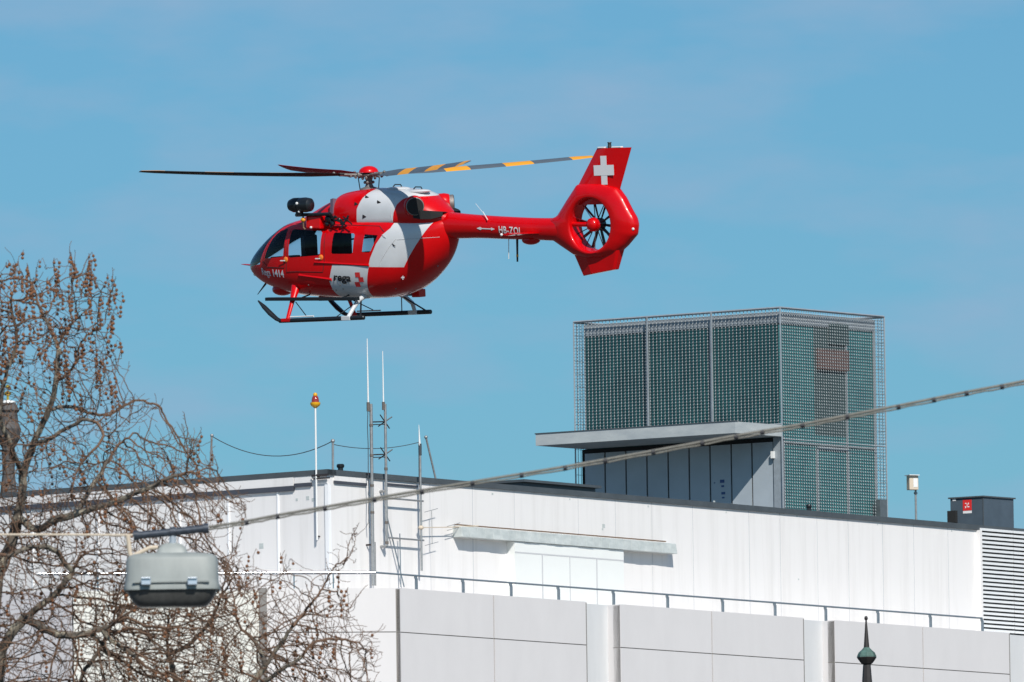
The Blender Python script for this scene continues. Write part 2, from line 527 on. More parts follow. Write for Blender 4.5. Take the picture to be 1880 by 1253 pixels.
# projecting white door screen
d0 = FR.hit(931, 1040)[0]; d1 = FR.hit(1131, 1050)[0]
b = MB()
ztop = zb_ - 0.01
FR.box(b, d0, d1, 0.0, 0.30, ZTERR, ztop)
dr = b.build('door_screen', M['wallclean'], bld)
b = MB()
for k in (1, 2, 3):
    s = d0 + (d1 - d0) * k / 4
    FR.box(b, s - 0.02 - (0.02 if k != 2 else 0), s + 0.02, 0.30, 0.306, ZTERR, ztop - 0.32)
FR.box(b, d0, d1, 0.30, 0.307, ztop - 0.34, ztop - 0.30)
b.build_each('screen_joint', M['softjoint'], dr)
# louvres at the right end
l0 = FR.hit(1797, 1060)[0]; l1 = SR_END
b = MB()
FR.box(b, l0, l1, 0.0, 0.02, ZTERR, ZT - 0.165)
lb = b.build('louvre_back', M['dark'], bld)
b = MB()
nsl = 29; h = (ZT - 0.18 - ZTERR) / nsl
lm = FR.hit(1855, 1060)[0]
for i in range(nsl + 1):
    z = ZTERR + i * h
    for (q0, q1) in ((l0, lm - 0.03), (lm + 0.02, l1)):
        b.hexa([FR.p(q0, 0.03, z + .035), FR.p(q1, 0.03, z + .035), FR.p(q1, 0.14, z), FR.p(q0, 0.14, z),
                FR.p(q0, 0.03, z + h * .5 + .035), FR.p(q1, 0.03, z + h * .5 + .035), FR.p(q1, 0.14, z + h * .5), FR.p(q0, 0.14, z + h * .5)])
b.build('louvre_slat', M['slat'], bld)
b = MB()
FR.box(b, l0 - 0.12, l0 - 0.005, 0.0, 0.16, ZTERR, ZT - 0.17)
b.build('corner_post', M['wall'], bld)

# ---- lower storey: right facade (FB) with recessed bays
SB_END = FB.hit(2200, 1150)[0]
rec = []
for (pa, pb, py) in ((1077, 1139, 1110), (1476, 1533, 1142), (1854, 1916, 1170)):
    sa = FB.hit(pa, py)[0]; sb = FB.hit(pb, py)[0]
    rec.append((sa, sb))
b = MB(); joints = MB(); wr = MB()
cur = c_s
segs = []
for (sa, sb) in rec:
    segs.append((cur, sa)); cur = sb
segs.append((cur, SB_END))
zj = FB.hit(735, 1161)[1]
zj2 = zj - (ZL - zj) * 1.6
vj = {0: [907], 1: [1307], 2: [1694], 3: []}
for i, (sa, sb) in enumerate(segs):
    cuts = [sa] + [FB.hit(p, 1150)[0] for p in vj[i]] + [sb]
    for k in range(len(cuts) - 1):
        ga = 0.0 if k == 0 else 0.026
        gb = 0.0 if k == len(cuts) - 2 else 0.026
        FB.box(b, cuts[k] + ga, cuts[k + 1] - gb, -0.30, 0, zj + 0.014, ZL)
        FB.box(b, cuts[k] + ga, cuts[k + 1] - gb, -0.30, 0, zj2, zj - 0.014)
        FB.box(b, cuts[k] + ga, cuts[k + 1] - gb, -0.30, 0, 0, zj2 - 0.03)
        FB.box(joints, cuts[k], cuts[k + 1], -0.28, -0.03, 0.1, ZL - 0.03)
    for p in cuts[:-1]:
        pass
# facade A panels (frontal)
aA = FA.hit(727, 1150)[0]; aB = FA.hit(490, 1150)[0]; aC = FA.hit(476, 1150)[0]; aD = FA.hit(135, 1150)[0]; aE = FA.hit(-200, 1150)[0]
zj3 = FA.hit(650, 1161)[1]
for (z0_, z1_) in ((zj3 + 0.014, ZL), (0, zj3 - 0.014)):
    FA.box(b, aA, aB, -0.30, 0, z0_, z1_)
b.build('lower_wall', M['lower'], bld)
FA.box(joints, aA - 0.02, aB, -0.28, -0.03, 0.1, ZL - 0.03)
FA.box(joints, 0.0, aA, -0.31, -0.10, 0.1, ZL - 0.02)
joints.build('panel_joint', M['joint'], bld)
b = MB()
FA.box(b, aC, aD, -0.30, 0.0, 0, ZL - 0.05)
b.build('cream_wall', M['cream'], bld)
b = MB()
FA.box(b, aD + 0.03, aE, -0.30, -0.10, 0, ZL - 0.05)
b.build('painted_shade_wall', M['shadepanel'], bld)  # set-back stretch, its shade painted as a blue-grey tone
b = MB()
FA.box(b, aB, aC, -0.30, 0.06, 0, ZL + 0.02)
b.build('downpipe_cover', M['joint'], bld)
# recess back walls
b = MB()
for (sa, sb) in rec:
    FB.box(b, sa - 0.3, sb + 0.3, -0.85, -0.48, 0, ZL - 0.004)
b.build_each('recess_wall', M['lowerwhite'], bld)
b = MB()
for (sa, sb) in rec:
    FB.box(b, sa - 0.05, sa - 0.008, 0.0, 0.004, 0, ZL - 0.03)
b.build_each('recess_joint', M['joint'], bld)
b = MB()
for (sa, sb) in rec:
    FB.box(b, sb + 0.001, sb + 0.12, -0.479, -0.302, 0, ZL - 0.006)
    FB.box(b, sa - 0.12, sa - 0.001, -0.479, -0.302, 0, ZL - 0.006)
b.build_each('recess_jamb', M['lower'], bld)
# terrace floor
b = MB()
FB.box(b, c_s, SB_END, -TERR, -0.86, ZTERR - 0.3, ZTERR)
FA.box(b, 0.0, aE, -6.0, -0.32, ZTERR - 0.31, ZTERR - 0.004)
b.build('terrace_floor', M['lower'], bld)

# ---- railing on the terrace edge
RO = -0.9
rs0, rz0 = FB.hit(690, 1052, RO)
zr = FB.hit(1226, 1092, RO)[1]
rl = thing('terrace_railing', 'blue-grey tubular railing running along the terrace edge of the white building', 'railing', FB.p(rs0, RO, ZTERR))
rs1 = FB.hit(1803, 1135, RO)[0]
b = MB()
b.tube([FB.p(rs0, RO, zr), FB.p(rs1, RO, zr)], 0.028, 10)
b.build('handrail', M['railpost'], rl, smooth=True)
RA = Frame(FB.p(rs0, RO, 0), DA, NA)
ra1 = RA.hit(70, 1055)[0]
b = MB()
b.tube([RA.p(0.02, 0, zr + .0), RA.p(ra1, 0, zr + .0)], 0.05, 24)
b.build('handrail', M['rail'], rl, smooth=True, fixn=True)
for px in (765, 851, 939, 1026, 1127, 1226, 1327, 1423, 1516, 1612, 1708, 1803):
    s = FB.hit(px, 1100, RO)[0]
    b = MB()
    FB.box(b, s - 0.045, s + 0.03, RO - 0.03, RO + 0.03, ZTERR, zr - 0.08)
    FB.box(b, s - 0.075, s - 0.046, RO - 0.03, RO + 0.03, zr - 0.09, zr - 0.02)
    FB.box(b, s - 0.045, s + 0.01, RO - 0.025, RO + 0.025, zr - 0.08, zr - 0.025)
    b.build('post', M['railpost'], rl)
for px in (612, 540, 330, 180):
    s = RA.hit(px, 1080)[0]
    b = MB()
    b.tube([RA.p(s, 0, ZTERR), RA.p(s, 0, zr - .03)], 0.02, 10)
    b.build('post', M['rail'], rl, smooth=True)

# ================================================================== MESH TOWER
tow_d = None
r_ = ray(1432, 936)
pt = FR.hitp(1432, 936)
tdep = (pt - CAM_LOC).dot(CAM_R @ Vector((0, 0, -1))) + 4.0
T0 = at(1432, 565, tdep)
TR = Vector((sin(radians(41.6)), cos(radians(41.6)), 0))
TL = Vector((-sin(radians(57.1)), cos(radians(57.1)), 0))
def outn(d, toward):
    n = Vector((d.y, -d.x, 0))
    return n if n.dot(toward) > 0 else -n
TNR = outn(TR, Vector((0.7, -0.7, 0)))
TNL = outn(TL, Vector((-0.7, -0.7, 0)))
GR = Frame(T0, TR, TNR)
GL = Frame(T0, TL, TNL)
LR = GR.hit(1623, 582)[0]
LL = GL.hit(1053, 592)[0]
ZTT = T0.z
ZRF = ZT - 0.3                       # roof level
zMB = GL.hit(1250, 791)[1]           # bottom of mesh on the left face
tw = thing('rooftop_plant_tower', 'tall grey box of wire mesh over dark teal glazing on the white roof', 'rooftop tower', (T0.x, T0.y, ZRF))

def grid_face(F, L, z0, z1, dx, dz, rv, rh, bead=True):
    b = MB()
    n = int(round(L / dx))
    m = int(round((z1 - z0) / dz))
    for i in range(n + 1):
        s = L * i / n
        if bead:
            pts = []; rr = []
            for j in range(2 * m + 1):
                z = z0 + (z1 - z0) * j / (2 * m)
                o = 0.014 * (1 if j % 2 == 0 else -1)
                pts.append(F.p(s, o, z)); rr.append(rv * (1.35 if j % 2 == 0 else 0.75))
            b.tube(pts, rr, 4, cap=False)
        else:
            b.tube([F.p(s, 0, z0), F.p(s, 0, z1)], rv, 4, cap=False)
    for j in range(m + 1):
        z = z0 + (z1 - z0) * j / m
        b.tube([F.p(0, 0.012, z), F.p(L, 0.012, z)], rh, 4, cap=False)
    return b
gb = grid_face(GL, LL, zMB, ZTT - 0.04, 0.135, 0.098, 0.0125, 0.0055)
gb.build('wire_mesh', M['mesh'], tw, smooth=False, fixn=False)
gb = grid_face(GR, LR, ZRF, ZTT - 0.04, 0.115, 0.098, 0.0085, 0.0065)
gb.build('wire_mesh', M['mesh'], tw, smooth=False, fixn=False)
# rear faces of the cage
PC = GL.p(LL, 0, 0)
GL2 = Frame(PC, TR, -TNR)
PC2 = GR.p(LR, 0, 0)
GR2 = Frame(PC2, TL, -TNL)
gb = grid_face(GL2, LR, ZRF, ZTT - 0.04, 0.135, 0.4, 0.009, 0.007, False)
gb.build('wire_mesh', M['mesh'], tw, fixn=False)
gb = grid_face(GR2, LL, ZRF, ZTT - 0.04, 0.115, 0.4, 0.009, 0.007, False)
gb.build('wire_mesh', M['mesh'], tw, fixn=False)
# cage frame
b = MB()
for (F, L) in ((GL, LL), (GR, LR), (GL2, LR), (GR2, LL)):
    b.tube([F.p(0, 0, ZTT), F.p(L, 0, ZTT)], 0.035, 4)
for p in (GL.p(0, 0, 0), GL.p(LL, 0, 0), GR.p(LR, 0, 0)):
    z0_ = ZRF
    b.tube([p + Vector((0, 0, z0_)), p + Vector((0, 0, ZTT))], 0.028, 6)
b.tube([GL.p(0, 0.02, zMB), GL.p(LL, 0.02, zMB)], 0.028, 4)
zmid = GR.hit(1436, 806)[1]
b.tube([GR.p(0, 0.0, zmid), GR.p(LR, 0.0, zmid)], 0.02, 4)
for px in (1190, 1308):
    s = GL.hit(px, 700)[0]
    b.tube([GL.p(s, 0.02, zMB), GL.p(s, 0.02, ZTT)], 0.035, 4)
b.build('cage_frame', M['meshlight'], tw)
# inner glazed box: footprint inset
INS = 0.26
def inset(fr, L0, L1):
    pass
e1 = TR * (INS / sin(radians(98.7))) ; e2 = TL * (INS / sin(radians(98.7)))
Q0 = Vector((T0.x, T0.y, 0)) + e1 + e2
QL = Q0 + TL * (LL - 2 * INS)
QR = Q0 + TR * (LR - 2 * INS)
QB = QL + TR * (LR - 2 * INS)
ZI = ZTT - 0.10
b = MB()
def prism(mb, quad, z0, z1, mi=0):
    mb.hexa([Vector((q.x, q.y, z0)) for q in quad] + [Vector((q.x, q.y, z1)) for q in quad], mi)
prism(b, [QL, Q0, QR, QB], ZRF, ZI - 0.32)
b.build('glazed_box', [M['teal2']], tw)
IL = Frame(Q0, TL, TNL); IR = Frame(Q0, TR, TNR)
iLL = LL - 2 * INS; iLR = LR - 2 * INS
b = MB()
IL.box(b, 0.02, iLL, 0.002, 0.03, zMB + 0.02, ZI - 0.34)
b.build('teal_cladding', M['teal'], tw)
b = MB()
IL.box(b, -0.05, iLL + .05, -0.1, 0.06, ZI - 0.36, ZI)
IR.box(b, 0.0, iLR + .05, -0.1, 0.063, ZI - 0.362, ZI - 0.003)
IL.box(b, iLL, iLL + 0.06, -0.1, 0.05, ZRF, ZI - 0.365)
IR.box(b, iLR, iLR + 0.07, -0.1, 0.05, ZRF, ZI - 0.365)
for px in (1190, 1308):
    s = IL.hit(px, 700)[0]
    IL.box(b, s - 0.05, s + 0.05, 0.03, 0.08, zMB, ZI - 0.365)
for px in (1500, 1556):
    s = IR.hit(px, 880)[0]
    IR.box(b, s - 0.04, s + 0.04, 0.0, 0.06, ZRF, IR.hit(px, 822)[1])
sa = IR.hit(1500, 880)[0]; sb = IR.hit(1556, 880)[0]; zz = IR.hit(1528, 822)[1]
IR.box(b, sa + .041, sb - .041, 0.0, 0.055, zz - 0.09, zz)
s = IR.hit(1553, 700)[0]
IR.box(b, s - 0.035, s + 0.035, 0.0, 0.05, zz + 0.1, ZI - 0.365)
IR.box(b, 0.03, iLR, 0.0, 0.045, zz + 0.03, zz + 0.095)
b.build('glazing_frame', M['meshlight'], tw)
b = MB()
sa = IR.hit(1497, 650)[0]; sb = IR.hit(1553, 650)[0]
IR.box(b, sa, sb, 0.0, 0.12, IR.hit(1525, 680)[1], IR.hit(1525, 642)[1])
b.build('brown_grille', mat('brown_grille_paint', (0.16, 0.10, 0.09), 0.7, nscale=4, noise=0.3), tw)
b = MB()
IR.box(b, sa + 0.6, sb + 0.05, 0.0, 0.08, IR.hit(1525, 632)[1], IR.hit(1525, 595)[1])
IR.box(b, sa - 0.1, sb + 0.04, 0.0, 0.01, IR.hit(1525, 800)[1], IR.hit(1525, 595)[1])
b.build('dark_opening', mat('dark_grey_opening', (0.04, 0.075, 0.08), 0.6), tw)
b = MB()
s = GR.hit(1617, 940)[0]
GR.box(b, s - 0.2, s + 0.14, -0.1, 0.15, ZRF, GR.hit(1617, 918)[1])
b.build('cable_box', M['mesh'], tw)
# canopy
zC1 = GL.hit(1432, 794)[1]; zC0 = GL.hit(1432, 819)[1]
CAN = 2.25
for _ in range(3):
    pass
# slab footprint: pushed out by -TR
A = Vector((T0.x, T0.y, 0)); Bq = A + TL * LL
A2 = A - TR * CAN; B2 = Bq - TR * CAN - TL * 0.28; Bq = Bq - TL * 0.28
zC1 = GL.hit(1250, 795)[1] - 0.02; zC1 = zMB - 0.03; zC0 = zC1 - 0.36
b = MB()
prism(b, [B2, A2, A, Bq], zC0, zC1)
cn = b.build('canopy', M['zinc'], tw)
b = MB()
prism(b, [B2 - TR * 0.02 + TL * .02, A2 - TR * 0.02 - TL * .02, A2 + TR * 0.1 - TL * .02, B2 + TR * 0.1 + TL * .02], zC1 + 0.002, zC1 + 0.035)
b.build('canopy_edge', M['coping'], cn)
# panel wall under the canopy
WLF = Frame(A, TL, TNL)
b = MB(); j = MB()
xs = [1421, 1381, 1343, 1304, 1265.6, 1227, 1188, 1149.5, 1111, 1073]
ss = [WLF.hit(x, 880, -0.12)[0] for x in xs]
WLF.box(j, 0.25, ss[-1] + 0.1, -0.30, -0.16, ZRF, zC0 - 0.002)
for k in range(len(ss) - 1):
    WLF.box(b, ss[k] + 0.028, ss[k + 1] - 0.028, -0.16, -0.12, ZRF, zC0 - 0.14)
b.build('metal_panel', M['panelgrey'], tw)
WLF.box(j, ss[0] + .03, ss[-1], -0.158, -0.125, zC0 - 0.138, zC0 - 0.003)
j.build('panel_gap', M['dark'], tw)
b = MB()
WLF.box(b, 0.02, ss[0] - 0.03, -0.2, -0.06, ZRF, zC0 - 0.002)
b.build('end_post', M['meshlight'], tw)
b = MB()
s, z = WLF.hit(1420, 835, -0.05); WLF.box(b, s - .05, s + .05, -0.055, 0.04, z - .12, z + .1)
b.build('wall_lamp', M['whip'], tw)
b = MB()
for (px, py, w, h_) in ((1326, 884, .16, .10), (1327, 893, .10, .06), (1328, 906, .14, .08), (1328, 914, .09, .05), (1312, 887, .05, .03)):
    s, z = WLF.hit(px, py, -0.119)
    WLF.box(b, s - w / 2, s + w / 2, -0.119, -0.112, z - h_ / 2, z + h_ / 2)
b.build_each('blue_notice', M['stickerblue'], tw)

# ================================================================== ROOF THINGS
def fr_pt(px, py, off): return FR.hitp(px, py, off)
# flat slab lying on the roof
b = MB()
s0_, z0_ = FR.hit(955, 893, -1.5); s1_, z1_ = FR.hit(1088, 893, -1.5)
zz = FR.hit(1020, 888, -1.5)[1]
sm = FR.hit(1025, 890, -1.5)[0]
FR.box(b, s0_, s1_, -2.6, -1.4, ZRF + 0.0, zz - 0.06)
FR.box(b, s0_ - .12, s1_ + .12, -2.75, -1.25, zz - 0.058, zz + 0.02)
tag(b.build('roof_hatch', [M['coping']]), 'low flat grey roof hatch lying beside the mesh tower canopy', 'roof hatch')

def vent(name, px, py0, py1, r, off, label):
    s, zt = FR.hit(px, py0, off)
    p = FR.p(s, off, 0)
    t = thing(name, label, 'roof vent', FR.p(s, off, ZRF), 'small black roof vents')
    b = MB(); b.lathe((p.x, p.y, ZRF), [(r * .8, 0), (r * .8, zt - ZRF - 0.09)], 16)
    b.build('vent_pipe', M['black'], t, smooth=True)
    b = MB(); b.lathe((p.x, p.y, zt - 0.1), [(r * 1.0, 0), (r * 1.15, 0.03), (r * 1.15, 0.085), (r * .9, .11)], 16)
    b.build('vent_cap', M['black'], t, smooth=True)
vent('roof_vent', 625, 853, 862, .10, -0.5, 'small black roof vent just right of the near roof corner')
vent('roof_vent', 1485, 927, 935, .08, -0.3, 'tiny black roof vent at the foot of the mesh tower')

# floodlight / camera box on a pole
so, zt = FR.hit(1675, 874, -0.5)
lp = FR.p(so, -0.5, 0)
t = thing('rooftop_floodlight', 'small pale floodlight box on a thin pole right of the mesh tower', 'floodlight', FR.p(so, -.5, ZRF))
b = MB(); zb = FR.hit(1675, 900, -0.5)[1]
pole = FR.p(FR.hit(1681, 900, -0.5)[0], -0.5, 0)
b.tube([(pole.x, pole.y, ZRF), (pole.x, pole.y, zb + 0.1)], 0.035, 10)
b.tube([(pole.x, pole.y, zb - 0.12), (pole.x, pole.y, zb - 0.06)], 0.06, 10)
b.build('pole', M['galv'], t, smooth=True)
b = MB(); c = Vector((lp.x, lp.y, (zt + zb) / 2))
X = Vector((0.93, 0.37, 0)); Yv = Vector((0.37, -0.93, 0))
hw = 0.155; hh = (zt - zb) / 2
b.hexa([c + X * a * hw + Yv * d * 0.12 + Vector((0, 0, z * hh)) for z in (-1, 1) for (a, d) in ((-1, -1), (1, -1), (1, 1), (-1, 1))])
b.build('lamp_box', M['cream2'], t, bevel=0.015)
b = MB()
b.hexa([c + X * a + Yv * d + Vector((0, 0, z * hh * .62)) for z in (-1, 1) for (a, d) in ((-.02, .121), (.12, .121), (.12, .128), (-.02, .128))])
b.hexa([c + X * (-.02 + a * .175) + Yv * (.02 + d * .2) + Vector((0, 0, hh + .002 + z * .02)) for z in (0, 1) for (a, d) in ((-1, -1), (1, -1), (1, 1), (-1, 1))])
b.build('lamp_front', M['whip'], t)

# grey roof box with the sign
off = -0.25
K = Frame(FR.hitp(1805, 940, off), TL, TNL)
KR = Frame(FR.hitp(1805, 940, off), TR, TNR)
zt = FR.hit(1805, 913, off)[1]
kl = K.hit(1745, 935)[0]; kr = KR.hit(1861, 940)[0]
t = thing('roof_access_box', 'slate grey metal roof box with a red and white sign', 'roof box', (K.o.x, K.o.y, ZRF))
b = MB()
o = K.o
prism(b, [o + TL * kl, o, o + TR * kr, o + TL * kl + TR * kr], ZRF - .1, zt)
b.build('box_body', M['boxgrey'], t)
b = MB()
e = .05
prism(b, [o + TL * (kl + e) - TR * e, o - TL * e - TR * e, o + TR * (kr + e) - TL * e, o + TL * (kl + e) + TR * (kr + e)], zt + .002, zt + .045)
b.build('box_lid', M['coping'], t)
b = MB()
s, z = K.hit(1776, 928); w = 0.16; hh = .17
K.box(b, s - w, s + w, 0.002, 0.012, z - hh, z + hh, 0)
for (a, c_, w_, h_) in ((-.05, .06, .05, .03), (.05, .05, .03, .06), (-.06, -.06, .04, .06), (.05, -.05, .06, .04), (0, 0, .02, .10)):
    K.box(b, s - a - w_ / 2, s - a + w_ / 2, 0.013, 0.017, z + c_ - h_ / 2 - .0, z + c_ + h_ / 2, 1)
K.box(b, s - w, s + w, 0.002, 0.012, z - hh - .09, z - hh - .01, 1)
b.build('warning_sign', [M['signred'], M['signwhite']], t)
b = MB()
s, z = K.hit(1752, 918); K.box(b, s - .06, s + .06, .002, .012, z - .04, z + .04)
b.build('round_sticker', M['signwhite'], t)
b = MB()
s, z = K.hit(1751, 942); K.box(b, s - .14, s + .16, .002, .14, z - .32, z + .06)
b.build('side_cowl', M['dark'], t)
b = MB()
K.box(b, -0.012, 0.012, -0.02, .01, ZRF, zt)
b.build('corner_seam', M['coping'], t)

# ---- masts and antennas
OM = 0.24
def mast_pts(pxs, off=OM): return [FR.hitp(px, py, off) for px, py in pxs]
# mast 1 with whip
p0, p1 = mast_pts([(681, 1075), (681, 742)])
p0.x = p1.x; p0.y = p1.y
t = thing('antenna_mast', 'thickest and tallest antenna mast on the white wall, left of two with long white whips', 'antenna mast', p0, 'antenna masts on the building corner')
b = MB(); b.tube([p0, p1], 0.048, 12); q = FR.d * 0.13
b.tube([p0 + q * .9 , p0 + q * .9 + Vector((0, 0, 1.3))], .018, 8)
b.build('mast_tube', M['galv'], t, smooth=True)
w0, w1 = mast_pts([(676, 742), (674, 622)])
b = MB(); b.tube([w0, (w0 + w1) / 2, w1], [.026, .022, .012], 8); b.build('whip', M['whip'], t, smooth=True)
b = MB(); b.tube([w0 - Vector((0, 0, .22)), w0 + Vector((0, 0, .05))], .05, 8); b.tube([w0 - Vector((0, 0, .2)), p1 - Vector((0, 0, .2))], .03, 6)
for z in (.6, 1.5, 2.4, 3.2):
    b.tube([p1 - Vector((0, 0, z)), p1 - Vector((0, 0, z + .07))], .062, 10)
b.build_each('clamp', M['clampm'], t, smooth=True)
b = MB(); cp = [w0 - Vector((0, 0, .2 + k * .5)) - q * (.15 + .5 * sin(k * 1.3) ** 2 * .5) for k in range(8)]
b.tube(cp, .014, 6); b.build('feed_cable', M['wire'], t)
b = MB()
for py in (870, 1000):
    z = FR.hit(681, py, OM)[1]
    b.tube([Vector((p0.x, p0.y, z)), Vector((p0.x, p0.y, z)) - FR.n * OM], .03, 6)
b.build_each('wall_bracket', M['darksteel'], t)
M1 = p1
# mast 2
p0, p1 = mast_pts([(707, 1003), (707, 742)])
p0.x = p1.x; p0.y = p1.y
M2 = p1; M2b = p0
t = thing('antenna_mast', 'right-hand one of the two masts with long white whips, carrying the side arms', 'antenna mast', p0, 'antenna masts on the building corner')
b = MB(); b.tube([p0, p1], 0.040, 12); b.build('mast_tube', M['galv'], t, smooth=True)
w0, w1 = mast_pts([(704, 742), (702.5, 645)])
b = MB(); b.tube([w0, (w0 + w1) / 2, w1], [.022, .018, .01], 8); b.build('whip', M['whip'], t, smooth=True)
b = MB(); b.tube([w0 - Vector((0, 0, .18)), w0 + Vector((0, 0, .06))], .045, 8)
for z in (1.9, 3.5, 4.1):
    b.tube([p1 - Vector((0, 0, z)), p1 - Vector((0, 0, z + .08))], .055, 10)
b.build_each('clamp', M['clampm'], t, smooth=True)
b = MB()
for py in (776, 836):
    z = FR.hit(690, py, OM)[1]
    b.tube([Vector((M1.x, M1.y, z)), Vector((M2.x, M2.y, z + .05))], .022, 6)
    b.tube([Vector((M1.x, M1.y, z - .08)), Vector((M2.x, M2.y, z - .03))], .016, 6)
    c = Vector((M2.x, M2.y, z + .06))
    b.tube([c + FR.d * -.25 + Vector((0, 0, .18)), c + FR.d * .2 - Vector((0, 0, .2))], .018, 6)
    b.tube([c - FR.d * .22 - Vector((0, 0, .16)) - FR.n * .1, c + FR.d * .2 + FR.n * .1 + Vector((0, 0, .14))], .018, 6)
b.build_each('cross_bracket', M['darksteel'], t)
# arms to mast 3
p3b, p3t = mast_pts([(773, 1048), (771, 815)])
p3b.x = p3t.x; p3b.y = p3t.y
b = MB()
for py in (922, 994):
    z = FR.hit(773, py, OM)[1]
    b.tube([Vector((M2.x, M2.y, z + .03)), Vector((p3t.x, p3t.y, z + .03)) + FR.d * .12], .028, 8)
b.tube([Vector((M2.x, M2.y, M2b.z)), Vector((M2.x, M2.y, M2b.z)) - FR.n * OM], .04, 8)
b.tube([Vector((M2.x, M2.y, M2.z - 2.6)), Vector((M2.x, M2.y, M2.z - 2.6)) - FR.n * OM], .04, 8)
b.build_each('side_arm', M['galv'], t, smooth=True)
b = MB(); f0, f1 = mast_pts([(708, 938), (742, 1078)], 0.15)
b.tube([f0, f1], .022, 6)
f0, f1 = mast_pts([(734, 980), (736, 1078)], 0.2); b.tube([f0, f1], .02, 6)
b.build_each('thin_rod', M['railpost'], t)  # two thin blue-grey rods standing just off the wall
# mast 3 + yagi
t = thing('antenna_mast', 'thin mast with a short tapering whip, right of the two white-whipped masts', 'antenna mast', p3b, 'antenna masts on the building corner')
b = MB(); b.tube([p3b, p3t], 0.036, 10); b.build('mast_tube', M['galv'], t, smooth=True)
w0, w1 = mast_pts([(770.5, 818), (769, 780)])
b = MB(); b.tube([w0, w1], [.035, .006], 8); b.build('whip', M['whip'], t, smooth=True)
b = MB(); b.tube([p3t - Vector((0, 0, .35)), p3t], .05, 8); b.tube([p3t - Vector((0, 0, .3)) - FR.d * .06, p3t - Vector((0, 0, 1.1)) - FR.d * .07, p3t - Vector((0, 0, 1.5))], .014, 6)
b.build('feed_cable', M['wire'], t)
yb = FR.hitp(773, 969, OM)
yb.x = p3t.x; yb.y = p3t.y
Y = thing('yagi_antenna', 'small cream aerial with vertical rods clamped sideways to the thin mast', 'antenna', yb)
e1 = FR.hitp(835, 968, OM + .0)
b = MB(); b.tube([yb, e1], .014, 8); b.build('boom', M['cream2'], Y)
b = MB(); b.ball(yb, .085, sc=(1, 1, .8)); b.build('clamp', M['cream2'], Y, smooth=True)
for f_, h_ in ((.32, .50), (.98, .06)):
    c = yb.lerp(e1, f_)
    b = MB(); b.tube([c - Vector((0, 0, h_)), c + Vector((0, 0, h_))], .011, 6)
    for sgn in (-1, 1):
        cc = c + Vector((0, 0, h_ * sgn)); b.tube([cc - FR.d * .35 - Vector((0, 0, .06)), cc + FR.d * .3 + Vector((0, 0, .08))], .010, 6)
    b.build('rod', M['galv'], Y)
b = MB()
e2 = FR.hitp(878, 966, OM)
b.tube([e1, e2], .020, 8); b.ball(e1 + (e2 - e1) * .25, .07, sc=(1.2, 1.2, .5)); b.build('folded_dipole', M['cream2'], Y)

# beacon pole at left face
bo = 0.13
q1 = FL.hitp(579, 748, bo); q0 = FL.hitp(583, 992, bo); q0.x = q1.x; q0.y = q1.y
t = thing('warning_light_pole', 'slim white pole with an amber and red warning light on the wall corner', 'warning light', q0)
b = MB(); b.tube([q0, q1], .028, 10); b.build('pole', M['whip'], t, smooth=True)
b = MB(); c = q1
b.lathe(c, [(.03, -.03), (.07, 0.0), (.13, .05), (.15, .09), (.15, .14), (.12, .145)], 16); b.build('lamp_base', M['amber'], t, smooth=True)
b = MB(); b.lathe(c + Vector((0, 0, .146)), [(.115, 0), (.11, .08), (.09, .16), (.06, .19)], 16); b.build('lamp_lens', M['redlens'], t, smooth=True)
b = MB(); b.lathe(c + Vector((0, 0, .245)), [(.085, 0), (.08, .03)], 14); b.build('lens_band', M['signwhite'], t, smooth=True)
b = MB(); b.lathe(c + Vector((0, 0, .335)), [(.06, 0), (.07, .03), (.05, .08), (.01, .1)], 14); b.build('lamp_cap', M['amber'], t, smooth=True)
b = MB()
for py in (875, 985):
    z = FL.hit(582, py, bo)[1]
    b.tube([Vector((q0.x, q0.y, z)), Vector((q0.x, q0.y, z)) - FL.n * bo], .025, 6)
z = FL.hit(582, 873, bo)[1]
b.tube([Vector((q0.x, q0.y, z)) + FL.d * .15, Vector((q0.x, q0.y, z)) - FL.d * .45], .035, 6)
b.tube([Vector((q0.x, q0.y, z - .1)) + FL.d * .1, Vector((q0.x, q0.y, z - .1)) - FL.d * .5], .025, 6)
b.build_each('bracket', M['darksteel'], t)

# lightning posts and wires on the roof
def post(px0, py0, px1, py1, F, off, label, r=.03):
    a_ = F.hitp(px0, py0, off); b_ = F.hitp(px1, py1, off)
    base = a_ if a_.z < b_.z else b_; top = b_ if a_.z < b_.z else a_
    bs = Vector((base.x, base.y, min(base.z, ZT - .2)))
    mb = MB(); mb.tube([bs, top], r, 8); mb.ball(top, r * 1.8)
    tag(mb.build('roof_post', M['galv'], smooth=True, base=bs), label, 'post', 'thin posts holding roof wires')
    return top
wp1 = post(384, 872, 389, 800, FL, -0.3, 'thin grey roof post carrying the left end of the sagging wire')
wp2 = post(611, 862, 611, 810, FR, -0.4, 'short grey roof post above the near corner between the two wires', .035)
wp3 = post(803, 880, 782, 803, FR, -0.3, 'leaning thin dark roof post right of the three masts')
def wire(pts, r, label, name='roof_wire'):
    mb = MB(); mb.tube(pts, r, 6)
    return tag(mb.build(name, M['wire'], smooth=True), label, 'wire', 'wires strung over the roof')
def sag(a_, b_, s_, n=16):
    return [a_.lerp(b_, i / n) - Vector((0, 0, s_ * 4 * (i / n) * (1 - i / n))) for i in range(n + 1)]
wire(sag(wp1 - Vector((0, 0, .02)), wp2, .52), .014, 'deeply sagging dark wire over the roof left of the masts')
wire(sag(wp2 - Vector((0, 0, .1)), p3t + Vector((0, 0, .05)), .16), .012, 'nearly straight dark wire passing behind the masts')

